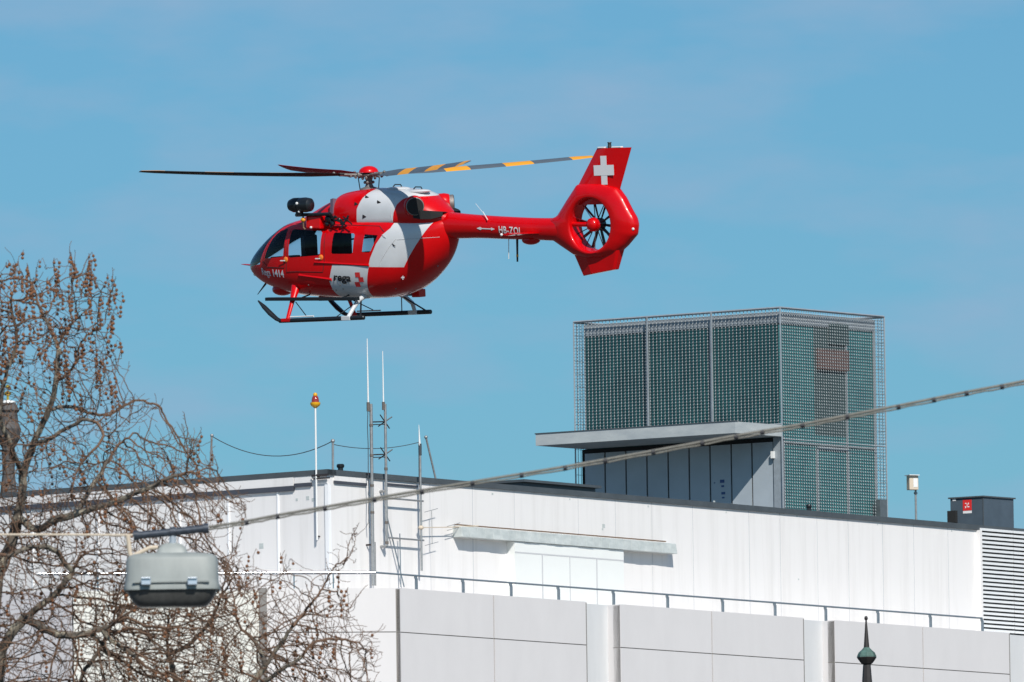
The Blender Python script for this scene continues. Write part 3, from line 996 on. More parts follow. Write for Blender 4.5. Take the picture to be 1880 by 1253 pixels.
# ================================================================== SPIRE (lower right)
sp = at(1590, 1132, 190.0)
pxm = 22700 / 190.0
t = thing('church_spire', 'slender dark spire with a green copper bulb and ball tip, lower right', 'spire', (sp.x, sp.y, 0))
z0_ = sp.z
b = MB(); b.ball((sp.x, sp.y, z0_ - 0.03), .028, 12, 8, sc=(1, 1, 1.3)); b.build('ball_tip', M['bronze'], t, smooth=True)
b = MB()
b.lathe((sp.x, sp.y, z0_ - 58 / pxm), [(.045, 0), (.030, .2), (.018, .35), (.012, .43)], 12); b.build('spike', M['bronze'], t, smooth=True)
b = MB()
b.lathe((sp.x, sp.y, z0_ - 75 / pxm), [(.150, 0.0), (.148, .02), (.125, .07), (.085, .105), (.06, .13), (.045, .15)], 8); b.build('copper_bulb', M['copper'], t, smooth=False)
b = MB()
b.lathe((sp.x, sp.y, z0_ - 88 / pxm), [(.035, -.02), (.085, .01), (.12, .055), (.150, .10), (.150, .108)], 8); b.build('bulb_underside', M['bronze'], t, smooth=False)
b = MB()
b.lathe((sp.x, sp.y, 0), [(2.4, z0_ - 6.0), (.5, z0_ - 4.0), (.16, z0_ - 2.2), (.060, z0_ - 90 / pxm), (.045, z0_ - 86 / pxm)], 8)
b.lathe((sp.x, sp.y, 0), [(2.4, 0), (2.4, z0_ - 6.0)], 8)
b.build('spire_shaft', M['bronze'], t)

# dome tower at far left behind the tree
dp = at(14, 705, 460.0); pm = 22700 / 460.
t = thing('domed_tower', 'weathered grey dome with a gold finial half hidden behind the bare tree', 'tower', (dp.x, dp.y, 0))
b = MB(); b.lathe((dp.x, dp.y, dp.z - 8 / pm), [(.02, 0), (.09, .03), (.09, .08), (.02, .13)], 12)
b.ball((dp.x, dp.y, dp.z - 18 / pm), .13, 14, 8, sc=(1, 1, .7)); b.lathe((dp.x, dp.y, dp.z - 30 / pm), [(.05, 0), (.03, .35)], 8)
b.build('gold_finial', M['gold'], t, smooth=True)
b = MB(); b.lathe((dp.x, dp.y, dp.z - 36 / pm), [(.3, 0), (.28, .08), (.1, .12)], 14); b.build('lantern_cap', M['whip'], t, smooth=True)
b = MB(); b.lathe((dp.x, dp.y, 0), [(2.6, 0), (2.6, dp.z - 5.5), (.4, dp.z - 4.6), (.24, dp.z - 3.4), (.24, dp.z - 2.4), (.42, dp.z - 2.1), (.50, dp.z - 1.7), (.40, dp.z - 1.45), (.36, dp.z - 1.1), (.44, dp.z - 1.0), (.30, dp.z - .72)], 12)
b.build('dome', M['slate'], t, smooth=False)

# ================================================================== STREET LAMP ON SPAN CABLE
LD = 83.0
def lpnt(px, py, d=0.0): return at(px, py, LD + d)
pmL = FPX / LD
Lc = lpnt(316, 1050)
lamp = thing('hanging_street_lamp', 'grey box-shaped street lamp hanging from the overhead cable before the tree', 'street lamp', lpnt(316, 1113))
def ring_loft(mb, rows, depthc=0.19):
    # rows: list of (py, half width px, half depth m)
    vs = []
    nn = 24
    for (py, hwp, hd) in rows:
        c = lpnt(316, py)
        for k in range(nn):
            a = 2 * pi * k / nn
            ca, sa = cos(a), sin(a)
            e = 0.36
            x = math.copysign(abs(ca) ** e, ca) * hwp / pmL
            y = math.copysign(abs(sa) ** e, sa) * hd
            vs.append(Vector((c.x + x, Lc.y + y, c.z)))
    fs = []
    for i in range(len(rows) - 1):
        for k in range(nn):
            k1 = (k + 1) % nn
            fs.append((i * nn + k, i * nn + k1, (i + 1) * nn + k1, (i + 1) * nn + k))
    fs.append(tuple(range(nn))); fs.append(tuple((len(rows) - 1) * nn + k for k in reversed(range(nn))))
    mb.add(vs, fs)
b = MB(); ring_loft(b, [(1016, 48, .08), (1019, 72, .15), (1024, 82, .18), (1030, 84, .19), (1066, 85.5, .195), (1074, 87, .20), (1082, 89, .205), (1086, 88, .205)])
b.build('lamp_housing', M['lampgrey'], lamp, smooth=True)
b = MB(); ring_loft(b, [(1086.3, 82, .185), (1092, 80, .18), (1104, 73, .16), (1112, 66, .14), (1115, 60, .12)])
b.build('lamp_cover', M['lampcover'], lamp, smooth=True)
b = MB()
c0 = lpnt(246, 1073); c1 = lpnt(386, 1073)
b.box((c0.x, Lc.y - .215, c0.z - .006), (c1.x, Lc.y - .197, c0.z + .006)); b.build('seam_rim', M['lampgrey'], lamp)
for px in (270, 355):
    c = lpnt(px, 1071)
    b = MB(); b.box((c.x - .032, Lc.y - .245, c.z - .028), (c.x + .032, Lc.y - .216, c.z + .022)); b.box((c.x - .032, Lc.y - .26, c.z + .012), (c.x + .032, Lc.y - .2455, c.z + .022))
    b.build('clasp', M['clip'], lamp, bevel=.004)
b = MB(); ring_loft(b, [(998, 12, .05), (1001, 20, .06), (1008, 26, .08), (1018, 30, .09)])
b.build('mounting_boss', M['lampgrey'], lamp, smooth=True)
b = MB(); c = lpnt(317, 998); d = lpnt(317, 974); b.tube([c, d], .022, 12); b.build('hanger_stem', M['clip'], lamp, smooth=True)
b = MB(); b.tube([lpnt(246, 984), lpnt(300, 979), lpnt(382, 970)], .026, 12)
for px, py in ((250, 983.5), (378, 970.5), (317, 977)):
    b.tube([lpnt(px - 5, py + .3), lpnt(px + 5, py - .3)], .034, 12)
b.build('hanger_bar', mat('dark_hanger_paint', (0.06, .075, .10), .45, metal=.3, nscale=30, noise=.5), lamp, smooth=True)
b = MB(); b.tube([lpnt(234, 982), lpnt(236, 995), lpnt(238, 1015), lpnt(243, 1027)], .016, 8); b.tube([lpnt(246, 1020), lpnt(262, 1012), lpnt(275, 1006), lpnt(290, 1005)], .014, 8)
b.build('feed_cable', M['cream2'], lamp, smooth=True)

def bez(p, n):
    p = [Vector(q) for q in p]; out = []
    for i in range(len(p) - 1):
        a_ = p[i - 1] if i > 0 else p[0] * 2 - p[1]
        d_ = p[i + 2] if i + 2 < len(p) else p[-1] * 2 - p[-2]
        for k in range(n):
            t_ = k / n
            out.append(.5 * ((2 * p[i]) + (p[i + 1] - a_) * t_ + (2 * a_ - 5 * p[i] + 4 * p[i + 1] - d_) * t_ ** 2 + (3 * p[i] - a_ - 3 * p[i + 1] + d_) * t_ ** 3))
    out.append(p[-1]); return out
cab = thing('overhead_cable', 'thick greyish overhead cable with black clips rising to the right from the lamp', 'cable', lpnt(384, 968))
cpx = [(384, 968), (453, 957), (510, 946), (597, 931), (688, 915), (868, 885), (1038, 857), (1200, 828), (1352, 800), (1474, 779), (1556, 763), (1650, 745), (1775, 720), (1880, 700), (2100, 655)]
cp = bez([lpnt(x, y) for x, y in cpx], 6)
b = MB(); b.tube(cp, .0095, 8, cap=True)
b.build('support_wire', M['cablem'], cab, smooth=True)
b = MB()
for i in range(len(cp)): pass
c2 = [p + Vector((0, 0, -.019 + .003 * sin(i * 1.9))) for i, p in enumerate(cp)]
b.tube(c2, .006, 8); b.build('power_wire', M['cablem'], cab, smooth=True)
for px, py in ((453, 957), (510, 946), (597, 931), (688, 915), (775, 900), (868, 885), (958, 871), (1038, 857), (1112, 844), (1200, 828), (1290, 812), (1352, 800), (1400, 792), (1474, 779), (1556, 763), (1650, 745), (1715, 732), (1775, 720), (1840, 708)):
    c = lpnt(px, py); tz = min(cp, key=lambda q: abs(q.x - c.x)); 
    i = min(range(len(cp) - 1), key=lambda k: abs((cp[k].x + cp[k + 1].x) / 2 - c.x))
    f_ = (c.x - cp[i].x) / (cp[i + 1].x - cp[i].x); c = cp[i].lerp(cp[i + 1], f_) - Vector((0, 0, .010))
    dd = (cp[i + 1] - cp[i]).normalized()
    b = MB(); b.tube([c - dd * .013, c + dd * .011], .018, 8); b.build('clip', M['clipm'], cab)
b = MB(); b.tube([lpnt(-200, 985), lpnt(0, 982), lpnt(120, 982), lpnt(250, 983)], .008, 6)
tag(b.build('lamp_feed_wire', M['cream2'], smooth=True), 'thin pale wire running level from the left edge to the lamp', 'wire')

# ================================================================== HELICOPTER
hd = radians(40)
f0 = Vector((-cos(hd), sin(hd), 0)); po0 = Vector((-sin(hd), -cos(hd), 0)); up0 = Vector((0, 0, 1))
pt_ = radians(3.1); rl_ = radians(6.6)
fx = f0 * cos(pt_) + up0 * sin(pt_)
up1 = up0 * cos(pt_) - f0 * sin(pt_)
py_ = po0 * cos(rl_) - up1 * sin(rl_)
uz = up1 * cos(rl_) + po0 * sin(rl_)
HO = at(677, 322, 279.0)
HM = Matrix(((fx.x, py_.x, uz.x, HO.x), (fx.y, py_.y, uz.y, HO.y), (fx.z, py_.z, uz.z, HO.z), (0, 0, 0, 1)))
HI = HM.inverted()
CL = HI @ CAM_LOC
def LP(u, v, Y):
    d = HI.to_3x3() @ ray(u, v)
    t = (Y - CL.y) / d.y
    return CL + d * t
heli = thing('helicopter', 'red and white rescue helicopter hovering with its nose to the left', 'helicopter', HO, mw=HM)

def H(mb, name, m, parent=None, **k):
    return mb.build(name, m, parent or heli, local=True, **k)

def interp(keys, x):
    ks = keys
    if x <= ks[0][0]: return ks[0][1:]
    if x >= ks[-1][0]: return ks[-1][1:]
    for i in range(len(ks) - 1):
        if ks[i][0] <= x <= ks[i + 1][0]:
            t = (x - ks[i][0]) / (ks[i + 1][0] - ks[i][0])
            out = []
            for c in range(1, len(ks[0])):
                p1_, p2_ = ks[i][c], ks[i + 1][c]
                h_ = ks[i + 1][0] - ks[i][0]
                def slope(j):
                    if j <= 0 or j >= len(ks) - 1:
                        jj = max(0, min(j, len(ks) - 2)); return (ks[jj + 1][c] - ks[jj][c]) / (ks[jj + 1][0] - ks[jj][0])
                    a_ = (ks[j][c] - ks[j - 1][c]) / (ks[j][0] - ks[j - 1][0]); b_ = (ks[j + 1][c] - ks[j][c]) / (ks[j + 1][0] - ks[j][0])
                    return 0 if a_ * b_ <= 0 else 2 * a_ * b_ / (a_ + b_)
                m1, m2 = slope(i) * h_, slope(i + 1) * h_
                out.append((2 * t**3 - 3 * t**2 + 1) * p1_ + (t**3 - 2 * t**2 + t) * m1 + (-2 * t**3 + 3 * t**2) * p2_ + (t**3 - t**2) * m2)
            return out

def loft_bm(keys, nst=64, nseg=56, xs=None):
    """keys: (x, ztop, zbot, halfwidth, exponent_top, exponent_bottom, zwidest)"""
    x0, x1 = keys[0][0], keys[-1][0]
    if xs is None: xs = [x0 + (x1 - x0) * i / nst for i in range(nst + 1)]
    bm = bmesh.new(); rings = []
    for x in xs:
        zt, zb, hw, et, eb, zc = interp(keys, x)
        r = []
        for k in range(nseg):
            a = 2 * pi * k / nseg
            ca, sa = cos(a), sin(a)
            e = et if sa >= 0 else eb
            y = math.copysign(abs(ca) ** (2 / e), ca) * hw
            z = zc + math.copysign(abs(sa) ** (2 / e), sa) * ((zt - zc) if sa >= 0 else (zc - zb))
            r.append(bm.verts.new((x, y, z)))
        rings.append(r)
    for i in range(len(rings) - 1):
        for k in range(nseg):
            k1 = (k + 1) % nseg
            bm.faces.new((rings[i][k], rings[i][k1], rings[i + 1][k1], rings[i + 1][k]))
    bm.faces.new(list(reversed(rings[0]))); bm.faces.new(rings[-1])
    bmesh.ops.recalc_face_normals(bm, faces=bm.faces)
    return bm

def inpoly(x, z, poly):
    c = False; n = len(poly); j = n - 1
    for i in range(n):
        xi, zi = poly[i]; xj, zj = poly[j]
        if (zi > z) != (zj > z) and x < (xj - xi) * (z - zi) / (zj - zi) + xi: c = not c
        j = i
    return c

def cut_poly(bm, poly, ymin=0.0, mirror=True):
    """split the surface along the outline (side view) and return faces inside"""
    xs = [p[0] for p in poly]; zs = [p[1] for p in poly]
    xa, xb, za, zb = min(xs) - .03, max(xs) + .03, min(zs) - .03, max(zs) + .03
    n = len(poly)
    for i in range(n):
        a = poly[i]; b_ = poly[(i + 1) % n]
        d = (b_[0] - a[0], b_[1] - a[1])
        L_ = sqrt(d[0]**2 + d[1]**2)
        if L_ < 1e-6: continue
        nrm = Vector((-d[1] / L_, 0, d[0] / L_))
        ex0, ex1 = min(a[0], b_[0]) - .02, max(a[0], b_[0]) + .02
        ez0, ez1 = min(a[1], b_[1]) - .02, max(a[1], b_[1]) + .02
        fs = []
        for f in bm.faces:
            vx = [v.co.x for v in f.verts]; vz = [v.co.z for v in f.verts]
            if max(vx) < ex0 or min(vx) > ex1 or max(vz) < ez0 or min(vz) > ez1: continue
            yc = f.calc_center_median().y
            if not mirror and yc < 0: continue
            if abs(yc) < ymin: continue
            fs.append(f)
        geom = set(fs)
        for f in fs:
            geom.update(f.edges); geom.update(f.verts)
        bmesh.ops.bisect_plane(bm, geom=list(geom), dist=1e-5, plane_co=(a[0], 0, a[1]), plane_no=nrm)
    res = []
    for f in bm.faces:
        c = f.calc_center_median()
        if abs(c.y) < ymin or (not mirror and c.y < 0): continue
        if xa < c.x < xb and za < c.z < zb and inpoly(c.x, c.z, poly): res.append(f)
    return res

def bm_to_obj(bm, name, mats, parent=heli, smooth=True):
    me = bpy.data.meshes.new(name); bm.to_mesh(me)
    for m in mats: me.materials.append(m)
    if smooth:
        me.polygons.foreach_set('use_smooth', [True] * len(me.polygons))
        try: me.set_sharp_from_angle(angle=radians(50))
        except Exception: pass
    o = bpy.data.objects.new(name, me); COL.objects.link(o); o.parent = parent; WM[o] = WM[parent]
    return o

def split_faces(bm, faces):
    """new bmesh from faces, removed from bm"""
    nb = bmesh.new(); mp = {}
    for f in faces:
        vs = []
        for v in f.verts:
            if v not in mp: mp[v] = nb.verts.new(v.co)
            vs.append(mp[v])
        nb.faces.new(vs)
    bmesh.ops.delete(bm, geom=faces, context='FACES')
    return nb

FUS = [  # x, ztop, zbot, hw, et, eb, zwidest
    (-2.46, -1.00, -1.46, .20, 2.2, 2.2, -1.22),
    (-2.34, -.98, -1.70, .34, 2.3, 2.2, -1.25),
    (-2.14, -.95, -1.98, .48, 2.6, 2.3, -1.35),
    (-1.85, -.93, -2.24, .63, 3.0, 2.4, -1.48),
    (-1.45, -.92, -2.50, .76, 3.2, 2.6, -1.60),
    (-1.00, -.92, -2.68, .86, 3.4, 2.9, -1.72),
    (-.50, -.92, -2.77, .91, 3.4, 3.1, -1.78),
    (0.20, -.92, -2.78, .93, 3.4, 3.2, -1.80),
    (1.00, -.92, -2.74, .93, 3.4, 3.2, -1.80),
    (1.60, -.93, -2.70, .90, 3.2, 3.0, -1.80),
    (2.10, -1.00, -2.64, .85, 2.9, 2.8, -1.82),
    (2.55, -1.19, -2.55, .76, 2.6, 2.6, -1.86),
    (2.95, -1.43, -2.44, .62, 2.3, 2.4, -1.90),
    (3.25, -1.65, -2.30, .46, 2.1, 2.2, -1.95),
    (3.45, -1.83, -2.17, .28, 2.0, 2.0, -1.98),
    (3.56, -1.95, -2.06, .10, 2.0, 2.0, -2.00)]
fb = loft_bm(FUS, 70, 64)
def XZ(pts, Y): return [(LP(u, v, Y).x, LP(u, v, Y).z) for u, v in pts]
wins = [('door_window', XZ([(480.5, 475.5), (486, 458), (493, 441), (500, 431), (508, 424.5), (521, 420.5), (523.5, 423), (523.5, 440), (521.5, 470), (518, 472)], .84), 'glass'),
        ('sliding_door_window', XZ([(529, 471), (530, 424), (533, 421.5), (587, 424.5), (590, 428), (589, 466), (586, 469), (532, 473.5)], .9), 'glass'),
        ('cabin_window', XZ([(610, 464), (611.8, 429), (614, 427.3), (648, 429), (650.5, 432), (648.5, 464), (646, 466.4), (612, 466.4)], .9), 'glass'),
        ('rear_cabin_window', XZ([(665, 463.5), (668, 430.5), (690.5, 432.6), (688, 441), (680, 461.6), (677, 464)], .9), 'glass')]
panes = []
for nm, poly, gm in wins:
    fs = cut_poly(fb, poly, 0.3)
    panes.append((nm, split_faces(fb, fs), gm))
# windscreen
wsp = [(1.90, -.80), (1.93, -1.0), (2.10, -1.06), (2.31, -1.20), (2.53, -1.48), (2.75, -1.82), (2.79, -1.93), (3.9, -2.05), (3.9, -.80)]
fs = cut_poly(fb, wsp, 0.0)
wsb = split_faces(fb, fs)
# white paint areas
whA = XZ([(709, 420), (713, 405), (713, 395), (772, 396), (769, 410), (730, 492), (676, 490.5), (679, 475), (689, 448), (699, 431)], .9)
whB = XZ([(611.6, 486.6), (677, 489), (668, 533), (662, 560), (612, 560), (606, 538), (603.7, 517)], .9)
for f in fb.faces: f.material_index = 0
for poly in (whA, whB):
    for f in cut_poly(fb, poly, 0.25): f.material_index = 1
bvh = BVHTree.FromBMesh(fb)
fus = bm_to_obj(fb, 'fuselage', [M['red'], M['white']])
for nm, pb, gm in panes:
    port = [f for f in pb.faces if f.calc_center_median().y > 0]
    star = [f for f in pb.faces if f.calc_center_median().y < 0]
    nb = split_faces(pb, port)
    bm_to_obj(nb, nm, [M[gm]], fus)
    bm_to_obj(pb, nm, [M[gm]], fus)
bm_to_obj(wsb, 'windscreen', [M['clear']], fus)
def surfy(x, z, y=3.0):
    r = bvh.ray_cast(Vector((x, y, z)), Vector((0, -1 if y > 0 else 1, 0)))
    return r[0].y if r[0] is not None else 0.9
# window rims and door seams as slim raised outlines
def outline(poly, r, m, name, parent, close=True, lift=0.004):
    pts = []
    pl = list(poly) + ([poly[0]] if close else [])
    for i in range(len(pl) - 1):
        for k in range(4):
            x = pl[i][0] + (pl[i + 1][0] - pl[i][0]) * k / 4; z = pl[i][1] + (pl[i + 1][1] - pl[i][1]) * k / 4
            pts.append((x, z))
    pts.append(pl[-1])
    mb = MB()
    P3 = []
    for x, z in pts:
        rr = bvh.ray_cast(Vector((x, 3, z)), Vector((0, -1, 0)))
        if rr[0] is None or rr[0].y < 0:
            y = P3[-1].y if P3 else .88
        else: y = rr[0].y + lift
        P3.append(Vector((x, y, z)))
    mb.tube(P3, r, 5)
    return H(mb, name, m, parent)
def grow(poly, k):
    cx = sum(p[0] for p in poly) / len(poly); cz = sum(p[1] for p in poly) / len(poly)
    return [(cx + (x - cx) * k, cz + (z - cz) * k) for x, z in poly]
outline(XZ([(527, 412), (596, 414), (597, 480), (594, 500), (545, 499), (524, 500), (526, 470)], .9), .006, M['darksteel'], 'door_seam', fus)
outline(XZ([(476, 480), (490, 436), (505, 418), (524, 412), (523, 492), (487, 491)], .85), .006, M['darksteel'], 'door_seam', fus)
outline(XZ([(600, 413), (690, 416), (700, 426)], .9), .008, M['darksteel'], 'door_seam', fus, close=False)
outline(XZ([(720, 440), (710, 455), (697, 480), (694, 490)], .9), .006, M['softjoint'], 'panel_seam', fus, close=False)
outline(XZ([(722, 441), (740, 440), (778, 438)], .9), .005, M['softjoint'], 'panel_seam', fus, close=False)
# sill track below the sliding door
mb = MB(); a_ = LP(577, 482, .95); b_ = LP(675, 488, .95)
mb.tube([Vector((a_.x, surfy(a_.x, a_.z) + .01, a_.z)), Vector((b_.x, surfy(b_.x, b_.z) + .01, b_.z))], .026, 6)
H(mb, 'door_track', M['red'], fus)
mb = MB(); a_ = LP(546, 506, .95); b_ = LP(606, 514, .95)
mb.tube([Vector((a_.x, surfy(a_.x, a_.z) - .0, a_.z)), Vector((b_.x, surfy(b_.x, b_.z) - .0, b_.z))], .035, 6)
H(mb, 'side_rail', M['red'], fus)
# orange door handles
for (u, v) in ((523, 477), (590, 473)):
    c = LP(u, v, .92); y = surfy(c.x, c.z)
    mb = MB(); mb.lathe((c.x, y - .01, c.z), [(.062, 0), (.062, .022), (.04, .035)], 16, axis=(0, 1, 0))
    ob = H(mb, 'door_handle', M['orange'], fus, smooth=True)
    mb = MB(); mb.box((c.x + .01, y + .026, c.z - .035), (c.x + .15, y + .036, c.z - .012)); H(mb, 'handle_lever', M['whip'], ob)
# latches / hinge marks
for (u, v, m_) in ((716, 450, 'darksteel'), (700, 434, 'softjoint')):
    c = LP(u, v, .92); y = surfy(c.x, c.z)
    mb = MB(); mb.add([(c.x + .05, y + .008, c.z + .04), (c.x - .07, y + .008, c.z - .04), (c.x + .01, y + .008, c.z - .03), (c.x + .05, y + .014, c.z + .04), (c.x - .07, y + .014, c.z - .04), (c.x + .01, y + .014, c.z - .03)], [(0, 1, 2), (5, 4, 3), (0, 3, 4, 1), (1, 4, 5, 2), (2, 5, 3, 0)])
    H(mb, 'latch', M[m_], fus)

# lettering projected on the skin
def decal(vs, fs, fn, name, m, parent):
    mb = MB(); mb.add([fn(v) for v in vs], fs)
    return H(mb, name, m, parent, fixn=False)
def side_fn(origin, dirx, lift=.016, sy=None):
    sy = sy or surfy
    def fn(v):
        x = origin[0] - v.x * dirx[0]; z = origin[1] + v.x * dirx[1] + v.y
        return Vector((x, sy(x, z) + lift, z))
    return fn
def fit_text(txt, uva, uvb, Y, height, m, name, parent, sy=None, **k):
    vs, fs = text_mesh(txt, 1.0, **k)
    w = max(v.x for v in vs) - min(v.x for v in vs); mn = min(v.x for v in vs)
    hcap = max(v.y for v in vs) - max(0, 0)
    A_ = LP(*uva, Y); B_ = LP(*uvb, Y)
    L_ = A_.x - B_.x
    vs = [Vector(((v.x - mn) / w * L_, v.y / hcap * height, 0)) for v in vs]
    return decal(vs, fs, side_fn((A_.x, A_.z), (1, (B_.z - A_.z) / L_), sy=sy), name, m, parent)
M['letter'] = mat('letter_white', (0.75, 0.75, 0.75), 0.5)
M['letterk'] = mat('letter_black', (0.01, 0.01, 0.015), 0.5)
fit_text('Rega', (475.5, 505.5), (496, 507.3), .8, .16, M['letter'], 'lettering', fus, offset=.01)
fit_text('1414', (499, 507.6), (522, 509.5), .85, .16, M['letter'], 'lettering', fus, offset=.035)
fit_text('rega', (611.5, 515.5), (643, 517.5), .92, .12, M['letterk'], 'lettering', fus, offset=.03, shear=.22, sub=False)
for (u, v) in ((655.5, 505), (660.5, 514), (652.5, 523)):
    c = LP(u, v, .92); s_ = .055
    mb = MB(); vs = []
    pts = [(-s_, -s_), (s_, -s_), (s_, s_), (-s_, s_)]
    mb.add([Vector((c.x + p[0] * 1.25, surfy(c.x + p[0], c.z + p[1]) + .008, c.z + p[1] * 1.0)) for p in pts], [(0, 1, 2, 3)])
    H(mb, 'red_emblem', M['signred'], fus, fixn=False)
c = LP(725, 511, .9)
mb = MB(); s_ = .05
for (ax, az) in ((s_, .017), (.017, s_)):
    mb.add([Vector((c.x + p[0] * ax, surfy(c.x, c.z) + .026 + (.003 if ax > .03 else 0), c.z + p[1] * az)) for p in ((-1, -1), (1, -1), (1, 1), (-1, 1))], [(0, 1, 2, 3)])
H(mb, 'small_white_cross', M['letter'], fus, fixn=False)
mb = MB()
for (u, v) in ((611, 533), (625, 531), (563, 524), (622, 524), (707, 532), (804, 489), (605, 532)):
    c = LP(u, v, .9); mb.ball((c.x, surfy(c.x, c.z), c.z), .018, 8, 5)
H(mb, 'rivet_light', M['steel'], fus)

# cabin interior
mb = MB(); mb.box((-1.1, -.62, -2.22), (2.0, .62, -2.16)); mb.box((2.0, -.42, -2.20), (2.5, .42, -2.161)); H(mb, 'cabin_floor', M['cabin'])
mb = MB(); mb.box((-1.18, -.62, -2.15), (-1.12, .62, -1.16)); H(mb, 'rear_bulkhead', M['cabin'])
mb = MB(); mb.box((-1.2, -.62, -1.14), (1.7, .62, -1.10)); H(mb, 'cabin_ceiling', M['cabin'])
def seat(x, y, back):
    mb = MB()
    mb.box((x - .02, y - .22, -2.16), (x + .40, y + .22, -1.86)); mb.box((x - .10, y - .23, -1.86), (x + .03, y + .23, -1.30)); mb.box((x - .09, y - .13, -1.30), (x, y + .13, -1.12))
    H(mb, 'seat', M['seat'], bevel=.03)
for x, y in ((1.55, .42), (1.55, -.42), (.78, .42), (-.85, .38), (-.85, -.38)): seat(x, y, 1)
mb = MB(); mb.box((2.5, -.42, -2.1), (2.72, .42, -1.78)); mb.box((2.3, -.12, -2.16), (2.6, .12, -1.8)); H(mb, 'instrument_panel', M['cabin'], bevel=.03)
mb = MB(); mb.box((1.12, -.6, -1.9), (1.18, -.2, -1.2)); mb.box((-.3, -.66, -2.1), (.9, -.40, -1.85)); mb.tube([(.2, -.7, -1.4), (.2, .5, -1.42)], .02); mb.tube([(-.4, -.6, -1.15), (-.4, -.55, -2.1)], .02); H(mb, 'cabin_equipment', M['cabin'])
# centre strut of the windscreen
mb = MB(); pts = []
for x in (2.03, 2.3, 2.6, 2.9, 3.2, 3.4, 3.5):
    zt = interp(FUS, x)[0]; pts.append((x, 0, zt + .005))
mb.tube(pts, .03, 6); H(mb, 'windscreen_strut', M['red'], fus)

# engine cowling
COWL = [(-2.42, -.90, -1.10, .22, 2.2, 2.2, -1.05), (-2.2, -.74, -1.15, .38, 2.3, 2.4, -1.05), (-1.95, -.56, -1.2, .54, 2.5, 2.6, -1.0), (-1.6, -.38, -1.2, .66, 2.6, 2.8, -.95),
        (-1.1, -.31, -1.2, .70, 2.7, 3, -.95), (-.5, -.29, -1.2, .71, 2.8, 3, -.95), (0., -.31, -1.2, .70, 2.8, 3, -.95), (.4, -.35, -1.2, .66, 2.7, 3, -.95), (.62, -.40, -1.2, .62, 2.6, 3, -.95),
        (.7, -.47, -1.2, .56, 2.4, 3, -.95), (1.0, -.56, -1.2, .52, 2.3, 3, -.95), (1.4, -.72, -1.2, .44, 2.2, 3, -.98), (1.8, -.90, -1.2, .34, 2.2, 3, -1.0), (1.95, -.98, -1.2, .25, 2.2, 3, -1.05)]
cb = loft_bm(COWL, 60, 48)
for f in cb.faces: f.material_index = 0
cw1 = XZ([(680, 320), (676, 345), (666, 364), (660, 384), (661, 430), (724, 430), (727, 392), (731, 376), (738, 366), (748, 361), (748, 320)], .6)
cw2 = XZ([(748, 320), (748, 361), (770, 362), (790, 366), (806, 366), (812, 320)], .5)
for poly in (cw1, cw2):
    for f in cut_poly(cb, poly, 0.0): f.material_index = 1
cbv = BVHTree.FromBMesh(cb)
cowl = bm_to_obj(cb, 'engine_cowling', [M['red'], M['white']])
# cowl bulge humps on top + grab handles
for (x, hx) in ((-.95, .0), (-1.55, .0)):
    mb = MB(); zt = interp(COWL, x)[0]
    mb.ball((x, .12, zt - .02), .22, 16, 10, sc=(1.5, 1.0, .24)); H(mb, 'cowl_hump', M['white'], cowl, smooth=True)
    mb = MB(); mb.tube([(x - .13, .14, zt + .03), (x - .1, .14, zt + .075), (x + .06, .14, zt + .08), (x + .12, .14, zt + .03)], .014, 6); H(mb, 'grab_handle', M['black'], cowl)
def cowly(x, z):
    r = cbv.ray_cast(Vector((x, 3, z)), Vector((0, -1, 0)))
    return r[0].y if r[0] is not None else .6
for (u, v) in ((696, 372), (671, 363), (655, 375), (672, 398)):
    c = LP(u, v, .65); y = cowly(c.x, c.z)
    mb = MB(); mb.add([(c.x + .04, y + .012, c.z + .05), (c.x - .06, y + .012, c.z), (c.x + .05, y + .012, c.z - .04), (c.x + .04, y + .0, c.z + .05), (c.x - .06, y + .0, c.z), (c.x + .05, y + .0, c.z - .04)], [(0, 1, 2), (5, 4, 3), (0, 3, 4, 1), (1, 4, 5, 2), (2, 5, 3, 0)])
    H(mb, 'latch', M['darksteel'], cowl)
# vertical cowl seam, air intake
mb = MB(); P3 = []
for (u, v) in ((723, 352), (721, 365), (720, 380), (720, 395), (722, 405)):
    c = LP(u, v, .65); P3.append(Vector((c.x, cowly(c.x, c.z) + .002, c.z)))
mb.tube(P3, .006, 5); H(mb, 'panel_seam', M['softjoint'], cowl)
mb = MB()
for sg in (1, -1):
    zc = -.62; x = .66
    mb.add([(x, sg * .50, zc - .2), (x, sg * .64, zc - .2), (x, sg * .60, zc + .12), (x, sg * .48, zc + .12), (x - .10, sg * .5, zc - .2), (x - .10, sg * .66, zc - .2), (x - .10, sg * .62, zc + .14), (x - .10, sg * .48, zc + .12)],
           [(0, 1, 2, 3), (4, 7, 6, 5), (0, 4, 5, 1), (1, 5, 6, 2), (2, 6, 7, 3), (3, 7, 4, 0)])
H(mb, 'intake_screen', mat('purple_grey_screen', (.16, .12, .17), .5), cowl)
